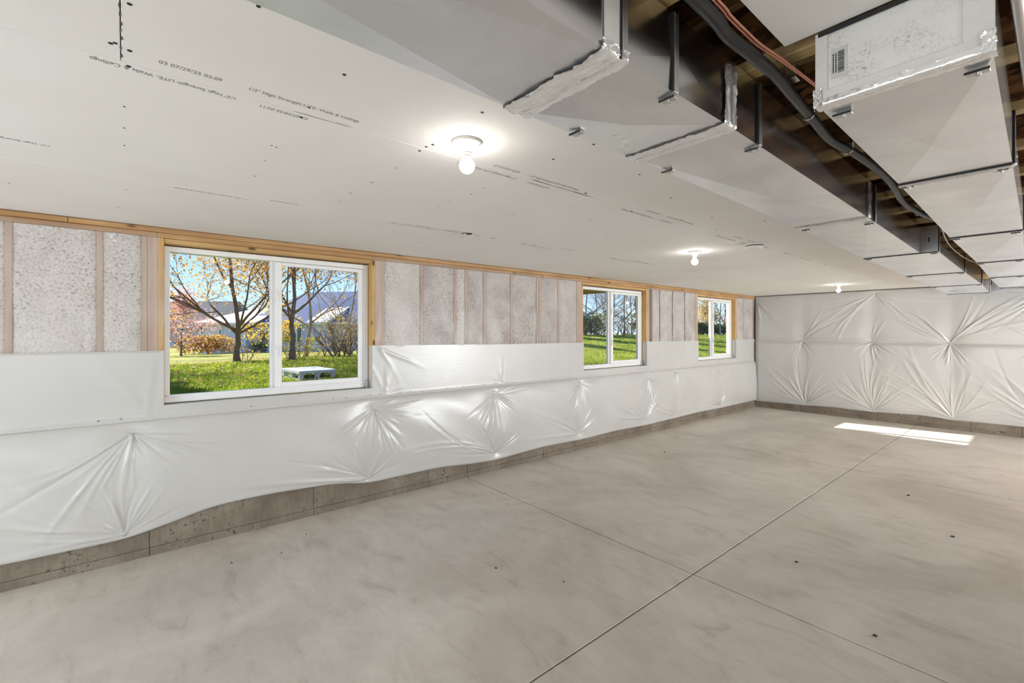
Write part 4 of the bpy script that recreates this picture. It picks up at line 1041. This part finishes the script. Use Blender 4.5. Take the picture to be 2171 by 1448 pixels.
tree(-16.5, 8.0, 'leafless tree leaning at the right edge of the largest window', 1.4, 0.09, 2.4, 4, 31, M['bark_pale'], None, 0, limbs=4, lean=(0.3, -0.2))
tree(-8.2, -0.55, 'unseen leafy tree added to shade the largest window', 5.4, 0.14, 1.25, 4, 44, M['bark'], M['leaf_orange'], 16000, 0.11, limbs=7, fuzz=0.45)  # out-of-view crown added to keep sun off the nearest window
tree(-31.0, 2.75, 'small pink-leaved tree at the left edge of the largest window', 0.9, 0.07, 1.1, 4, 52, M['bark'], M['leaf_pink'], 3600, 0.07, limbs=6, fuzz=0.3)
tree(-27.0, 7.1, 'low tree with bright yellow leaves in front of the grey house', 0.8, 0.06, 1.0, 3, 61, M['bark'], M['leaf_yellow'], 1300, 0.075, limbs=5, fuzz=0.28)
bush(-11.6, 5.75, 'dark tangled shrub with thin bare stems behind the concrete box', 1.7, 1.5, M['leaf_olive'], 320, 0.035, 71, stems=16, bark=M['bark'])
bush(-14.2, 7.4, 'tan twiggy thicket at the right edge of the largest window', 2.2, 2.4, M['leaf_litter'], 900, 0.04, 72, stems=20, bark=M['bark_pale'])
bush(-12.6, 4.75, 'low yellow-leaved brush at the foot of the slender pale tree', 0.9, 1.3, M['leaf_olive'], 500, 0.04, 73, stems=9)
bush(-36.2, 4.5, 'orange-brown hedge in front of the grey house', 1.5, 2.2, M['leaf_orange'], 1900, 0.10, 74, stems=8, sy=3.2)
bush(-34.0, 7.7, 'dark red-brown rounded shrub below the grey house window', 0.95, 1.3, M['leaf_green'], 900, 0.06, 75, stems=6)
bush(-12.7, 3.1, 'thin suckers sprouting at the foot of the orange autumn tree', 0.8, 0.5, M['leaf_orange'], 90, 0.035, 76, stems=5)
def conifer(x, y, label, h_, w, seed):
    r2 = np.random.default_rng(seed); z = float(ground(x, y)) - 0.05
    o = empty('conifer', (x, y, z)); tag(o, label, 'tree', 'evergreens whose shade falls on the lawn')
    MB().tube([(0, 0, 0), (0, 0, h_ * 0.5), (0, 0, h_ * 0.97)], [0.15, 0.09, 0.015], 8).build('trunk', M['bark'], o, smooth=True)
    n = 7000; t_ = 1 - np.sqrt(r2.random(n)); a = r2.uniform(0, 6.283, n); rad = w * (1 - t_) * np.sqrt(r2.random(n)) * (0.75 + 0.25 * np.sin(t_ * 60))
    P = np.stack([rad * np.cos(a), rad * np.sin(a), h_ * (0.1 + 0.9 * t_) - rad * 0.25], 1)
    V, Q = leaf_quads(P, 0.16, seed); lo = link_mesh('foliage', np_mesh('foliage', V, Q, False), M['leaf_green'], o); tag(lo, kind='stuff')
for k, (x, y, h_, w, lb_) in enumerate([(-15.0, 10.4, 8.5, 2.3, 'evergreen nearest the timber deck, left of the bare tree row'), (-15.5, 13.4, 9.5, 2.2, 'second evergreen from the deck, left of the bare tree row'), (-16.5, 16.6, 10.0, 2.4, 'third evergreen from the deck, left of the bare tree row'), (-15.8, 19.6, 9.0, 1.7, 'evergreen standing closest to the bare tree row'),
        (-16.0, 31.5, 9.0, 1.6, 'evergreen between the bare tree row and the dark hedge'), (-17.0, 34.8, 9.5, 1.6, 'evergreen standing just left of the dark hedge'), (-13.5, -1.6, 9.0, 1.9, 'unseen evergreen added to shade the lawn by the largest window')]):  # last one is added out of view to darken the near lawn
    conifer(x, y, lb_, h_, w, 200 + k)
# row of bare trees on the rise beyond the middle window
r_ = random.Random(77)
bare = [(-10.6, 17.6, 2.2, 'bare tree forking low at the left edge of the middle window'), (-12.22, 20.42, 2.5, 'bare leaning tree in the left pane of the middle window'), (-14.1, 24.4, 2.8, 'slim bare tree just right of the middle window mullion'),
        (-11.2, 21.6, 2.4, 'bare tree in the centre of the middle window right pane'), (-10.9, 22.4, 2.6, 'rightmost bare tree in the middle window'), (-13.2, 22.6, 2.6, 'bare tree half hidden by the middle window mullion'),
        (-15.5, 25.6, 3.0, 'tall distant bare tree behind the left pane of the middle window'), (-14.4, 27.4, 3.0, 'tall distant bare tree behind the right pane of the middle window'),
        (-13.0, 19.8, 2.4, 'thin bare tree behind the yellow-green shrub of the middle window'), (-12.0, 23.4, 2.6, 'thin bare tree behind the grey brush of the middle window'), (-16.0, 28.6, 3.2, 'faint bare tree farthest back in the middle window')]
for k, (x, y, h_, lb_) in enumerate(bare):
    tree(x, y, lb_, 1.2, r_.uniform(0.04, 0.06), h_ * 0.8, 4, 80 + k, M['bark'] if k % 2 else M['bark_pale'], None, 0, limbs=4, spread=0.5, kids=(3, 4), group='bare trees beyond the middle window')
bush(-9.9, 16.6, 'round dark green shrub with yellow top beyond the middle window', 1.0, 1.2, M['leaf_green'], 1500, 0.05, 91)
bush(-10.9, 18.3, 'yellow-green shrub beyond the left pane of the middle window', 1.35, 1.7, M['leaf_olive'], 1500, 0.05, 92)
bush(-11.4, 20.0, 'pinkish tan brush beyond the middle window mullion', 1.4, 1.9, M['leaf_litter'], 800, 0.04, 93, stems=16, bark=M['bark_pale'])
bush(-11.0, 21.6, 'grey twiggy brush beyond the right pane of the middle window', 1.4, 1.9, M['leaf_olive'], 420, 0.04, 94, stems=18, bark=M['bark_pale'])
bush(-10.3, 22.4, 'dark low brush at the right edge of the middle window', 0.9, 1.6, M['leaf_green'], 700, 0.045, 95, stems=8)
# beyond the farthest window
bush(-14.5, 36.4, 'clipped dark green hedge beyond the left pane of the farthest window', 1.15, 1.6, M['leaf_green'], 2600, 0.07, 96, stems=5, sy=2.6, shell=0.5)
bush(-13.5, 37.8, 'rounded dark green hedge end beyond the right pane of the farthest window', 1.05, 1.3, M['leaf_green'], 1700, 0.07, 97, stems=5, shell=0.5)
tree(-19.2, 46.0, 'tan feathery tree beyond the left pane of the farthest window', 0.5, 0.08, 1.1, 4, 98, M['bark_pale'], M['leaf_tan'], 3800, 0.09, limbs=7, spread=0.5, fuzz=0.3)
tree(-12.7, 36.2, 'white-barked bare tree beyond the right pane of the farthest window', 1.3, 0.075, 2.2, 4, 99, M['bark_pale'], None, 0, limbs=3, spread=0.55)
tree(-14.1, 39.9, 'bare brown tree at the right edge of the farthest window', 1.3, 0.08, 2.3, 4, 101, M['bark'], M['leaf_tan'], 500, 0.05, limbs=3, spread=0.55)
tree(-19.5, 49.0, 'tall bare tree farthest beyond the farthest window', 1.8, 0.10, 3.0, 4, 102, M['bark'], None, 0, limbs=3, spread=0.5)
bush(-13.6, 40.8, 'tan thicket behind the white-barked tree', 1.9, 2.6, M['leaf_tan'], 1300, 0.06, 103, stems=16, bark=M['bark_pale'], sy=4.0)

# ------------------------------------------------------------------ precast concrete drain box on the lawn
bx = empty('drain_box', (-3.45, 2.2, 0.865), rotz=0.06); tag(bx, 'white precast concrete drain box with square openings on the lawn', 'drain box')
def ring(mb, W_, D_, z0, z1, t_): 
    mb.bbox(-t_, 0, 0, W_, z0, z1, 0.004).bbox(-D_, -D_ + t_, 0, W_, z0, z1, 0.004).bbox(-D_ + t_, -t_, 0, t_, z0, z1, 0.004).bbox(-D_ + t_, -t_, W_ - t_, W_, z0, z1, 0.004); return mb
BW, BD = 0.60, 0.85
ring(MB(), BW, BD, -0.1, 0.10, 0.07).build('base_ring', M['box_concrete'], bx)
MB().bbox(-BD - 0.01, 0.01, -0.01, BW + 0.01, 0.185, 0.235, 0.006).build('lid', M['box_concrete'], bx)
for (px_, py_) in ((-0.07, 0.0), (-0.07, BW / 2 - 0.035), (-0.07, BW - 0.07), (-BD, 0.0), (-BD, BW / 2 - 0.035), (-BD, BW - 0.07), (-BD / 2 - 0.035, 0.0), (-BD / 2 - 0.035, BW - 0.07)):
    MB().bbox(px_, px_ + 0.07, py_, py_ + 0.07, 0.10, 0.185, 0.004).build('pillar', M['box_concrete'], bx)
rb = None
for (px_, py_) in ((-0.035, 0.12), (-0.035, 0.20), (-0.035, 0.40), (-0.035, 0.48)):
    MB().tube([(px_, py_, 0.09), (px_, py_, 0.19)], 0.006, 8).build('bar', M['roof_grey'], bx)

# ------------------------------------------------------------------ timber deck over the yard between the windows
dk = empty('timber_deck', (-4.2, 3.7, 2.70)); tag(dk, 'yellowish treated timber deck overhead beyond the middle window', 'deck')
DX, DY = 3.95, 5.32
for k in range(int(DX / 0.145)):
    MB().bbox(k * 0.145 + 0.002, k * 0.145 + 0.142, 0, DY, 0.19, 0.215, 0.002).build('deck_board', M['deck'], dk)
for k in range(14): MB().bbox(0.04, DX - 0.04, 0.0 + k * DY / 13.6, 0.038 + k * DY / 13.6, 0.03, 0.19, 0.002).build('joist', M['deck'], dk)
MB().bbox(0.0, 0.038, 0, DY, 0.0, 0.215, 0.002).build('rim_board', M['deck'], dk); MB().bbox(0, DX, DY - 0.038, DY, 0.0, 0.19, 0.002).build('rim_board', M['deck'], dk)
MB().bbox(0.35, 0.45, 0, DY, -0.14, 0.03, 0.003).build('beam', M['deck'], dk)
for yy_ in (0.15, 4.2): MB().bbox(0.34, 0.46, yy_, yy_ + 0.12, float(ground(-3.8, 3.7 + yy_)) - 2.75, -0.14, 0.003).build('post', M['deck'], dk)

# ------------------------------------------------------------------ the grey house across the lawn
hs = empty('neighbour_house', (-41.02, 4.87, -0.06), rotz=math.radians(49.87)); tag(hs, 'lavender-grey sided house, roof coloured blue as in skylit shade, across the lawn', 'house')
def lap_wall(x0, x1, y_, z0, z1, step=0.2):
    V, Fs = [], []
    n = int(round((z1 - z0) / step)); h_ = (z1 - z0) / n
    for k in range(n):
        b0 = len(V); za, zb_ = z0 + k * h_, z0 + (k + 1) * h_
        V += [(x0, y_ - 0.03, za), (x1, y_ - 0.03, za), (x1, y_, zb_), (x0, y_, zb_), (x0, y_, za), (x1, y_, za)]
        Fs += [(b0, b0 + 1, b0 + 2, b0 + 3), (b0 + 4, b0 + 5, b0 + 1, b0)]
    return V, Fs
body = MB().box(0, 3.6, 0.02, 8, 0, 2.5).box(3.6, 13.2, 0.62, 9, 0, 2.5); body.build('body', M['siding'], hs)
for (x0, x1, y_) in ((0, 3.6, 0.0), (3.6, 13.2, 0.6)):
    V, Fs = lap_wall(x0, x1, y_, 0.0, 2.5); o = MB().add(V, Fs).build('siding', M['siding'], hs); tag(o, kind='stuff')
MB().box(-0.06, 0.06, -0.06, 0.06, 0, 2.5).build('corner_trim', M['roof_grey'], hs); MB().box(3.54, 3.66, -0.06, 0.06, 0, 2.5).build('corner_trim', M['siding_white'], hs)
for (x0, x1, z0, z1, y_) in ((1.45, 1.75, 1.1, 2.25, 0.0), (4.45, 5.30, 0.82, 1.95, 0.6), (6.4, 7.25, 0.85, 1.95, 0.6), (7.6, 8.1, 0.85, 2.2, 0.6)):
    f_ = MB()
    f_.box(x0, x1, y_ - 0.08, y_ - 0.02, z0, z0 + 0.09).box(x0, x1, y_ - 0.08, y_ - 0.02, z1 - 0.09, z1).box(x0, x0 + 0.09, y_ - 0.08, y_ - 0.02, z0 + 0.09, z1 - 0.09).box(x1 - 0.09, x1, y_ - 0.08, y_ - 0.02, z0 + 0.09, z1 - 0.09)
    wf = f_.build('house_window', M['siding_white'], hs); MB().box(x0 + 0.09, x1 - 0.09, y_ - 0.05, y_ - 0.035, z0 + 0.09, z1 - 0.09).build('window_pane', M['house_glass'], wf)
def roof_slab(mb, P, th=0.12):
    n = len(P); mb.add([tuple(p) for p in P] + [(p[0], p[1], p[2] - th) for p in P], [tuple(range(n)), tuple(range(n, 2 * n))[::-1]] + [(i, i + n, (i + 1) % n + n, (i + 1) % n) for i in range(n)]); return mb
rp = MB(); roof_slab(rp, [(-0.45, -0.45, 2.55), (4.6, -0.45, 2.55), (5.6, 2.2, 3.6), (2.6, 2.6, 3.75)]); rp.build('porch_roof', M['roof_glare'], hs)
rm = MB(); roof_slab(rm, [(3.2, 0.15, 2.55), (13.6, 0.15, 2.55), (12.6, 4.6, 5.55), (6.6, 4.6, 5.45)]); roof_slab(rm, [(3.2, 9.3, 2.55), (3.2, 0.15, 2.55), (6.6, 4.6, 5.45), (6.6, 5.0, 5.45)]); roof_slab(rm, [(13.6, 9.3, 2.55), (3.2, 9.3, 2.55), (6.6, 5.0, 5.45), (12.6, 5.0, 5.55)]); roof_slab(rm, [(13.6, 0.15, 2.55), (13.6, 9.3, 2.55), (12.6, 5.0, 5.55), (12.6, 4.6, 5.55)])
rm.build('main_roof', M['roof'], hs)
rg = MB(); roof_slab(rg, [(8.9, -0.5, 2.6), (10.6, -0.5, 2.6), (11.5, 2.4, 4.05), (9.6, 2.4, 4.0)], 0.2); rg.build('entry_roof', M['roof_glare'], hs)
MB().box(8.95, 10.6, -0.2, 0.6, 0, 2.5).build('entry_bay', M['siding'], hs)
MB().box(-0.5, 4.6, -0.52, -0.42, 2.38, 2.56).build('gutter', M['siding_white'], hs); MB().box(4.6, 13.6, 0.05, 0.15, 2.40, 2.58).build('gutter', M['siding_white'], hs)
h2 = empty('far_house', (-73.0, 1.0, -0.7), rotz=math.radians(49.87)); tag(h2, 'grey-roofed house farther back behind the pink tree', 'house')
MB().box(0, 12, 0, 9, 0, 2.8).build('body', M['siding'], h2)
rm = MB(); roof_slab(rm, [(-0.5, -0.5, 2.8), (12.5, -0.5, 2.8), (11.0, 4.5, 6.7), (1.5, 4.5, 6.7)]); roof_slab(rm, [(12.5, 9.5, 2.8), (-0.5, 9.5, 2.8), (1.5, 4.6, 6.7), (11.0, 4.6, 6.7)]); roof_slab(rm, [(-0.5, 9.5, 2.8), (-0.5, -0.5, 2.8), (1.5, 4.5, 6.7), (1.5, 4.6, 6.7)]); roof_slab(rm, [(12.5, -0.5, 2.8), (12.5, 9.5, 2.8), (11.0, 4.6, 6.7), (11.0, 4.5, 6.7)])
rm.build('roof', M['roof_grey'], h2)
MB().box(2.0, 3.2, -0.06, -0.0, 1.0, 2.2).build('house_window', M['house_glass'], h2)
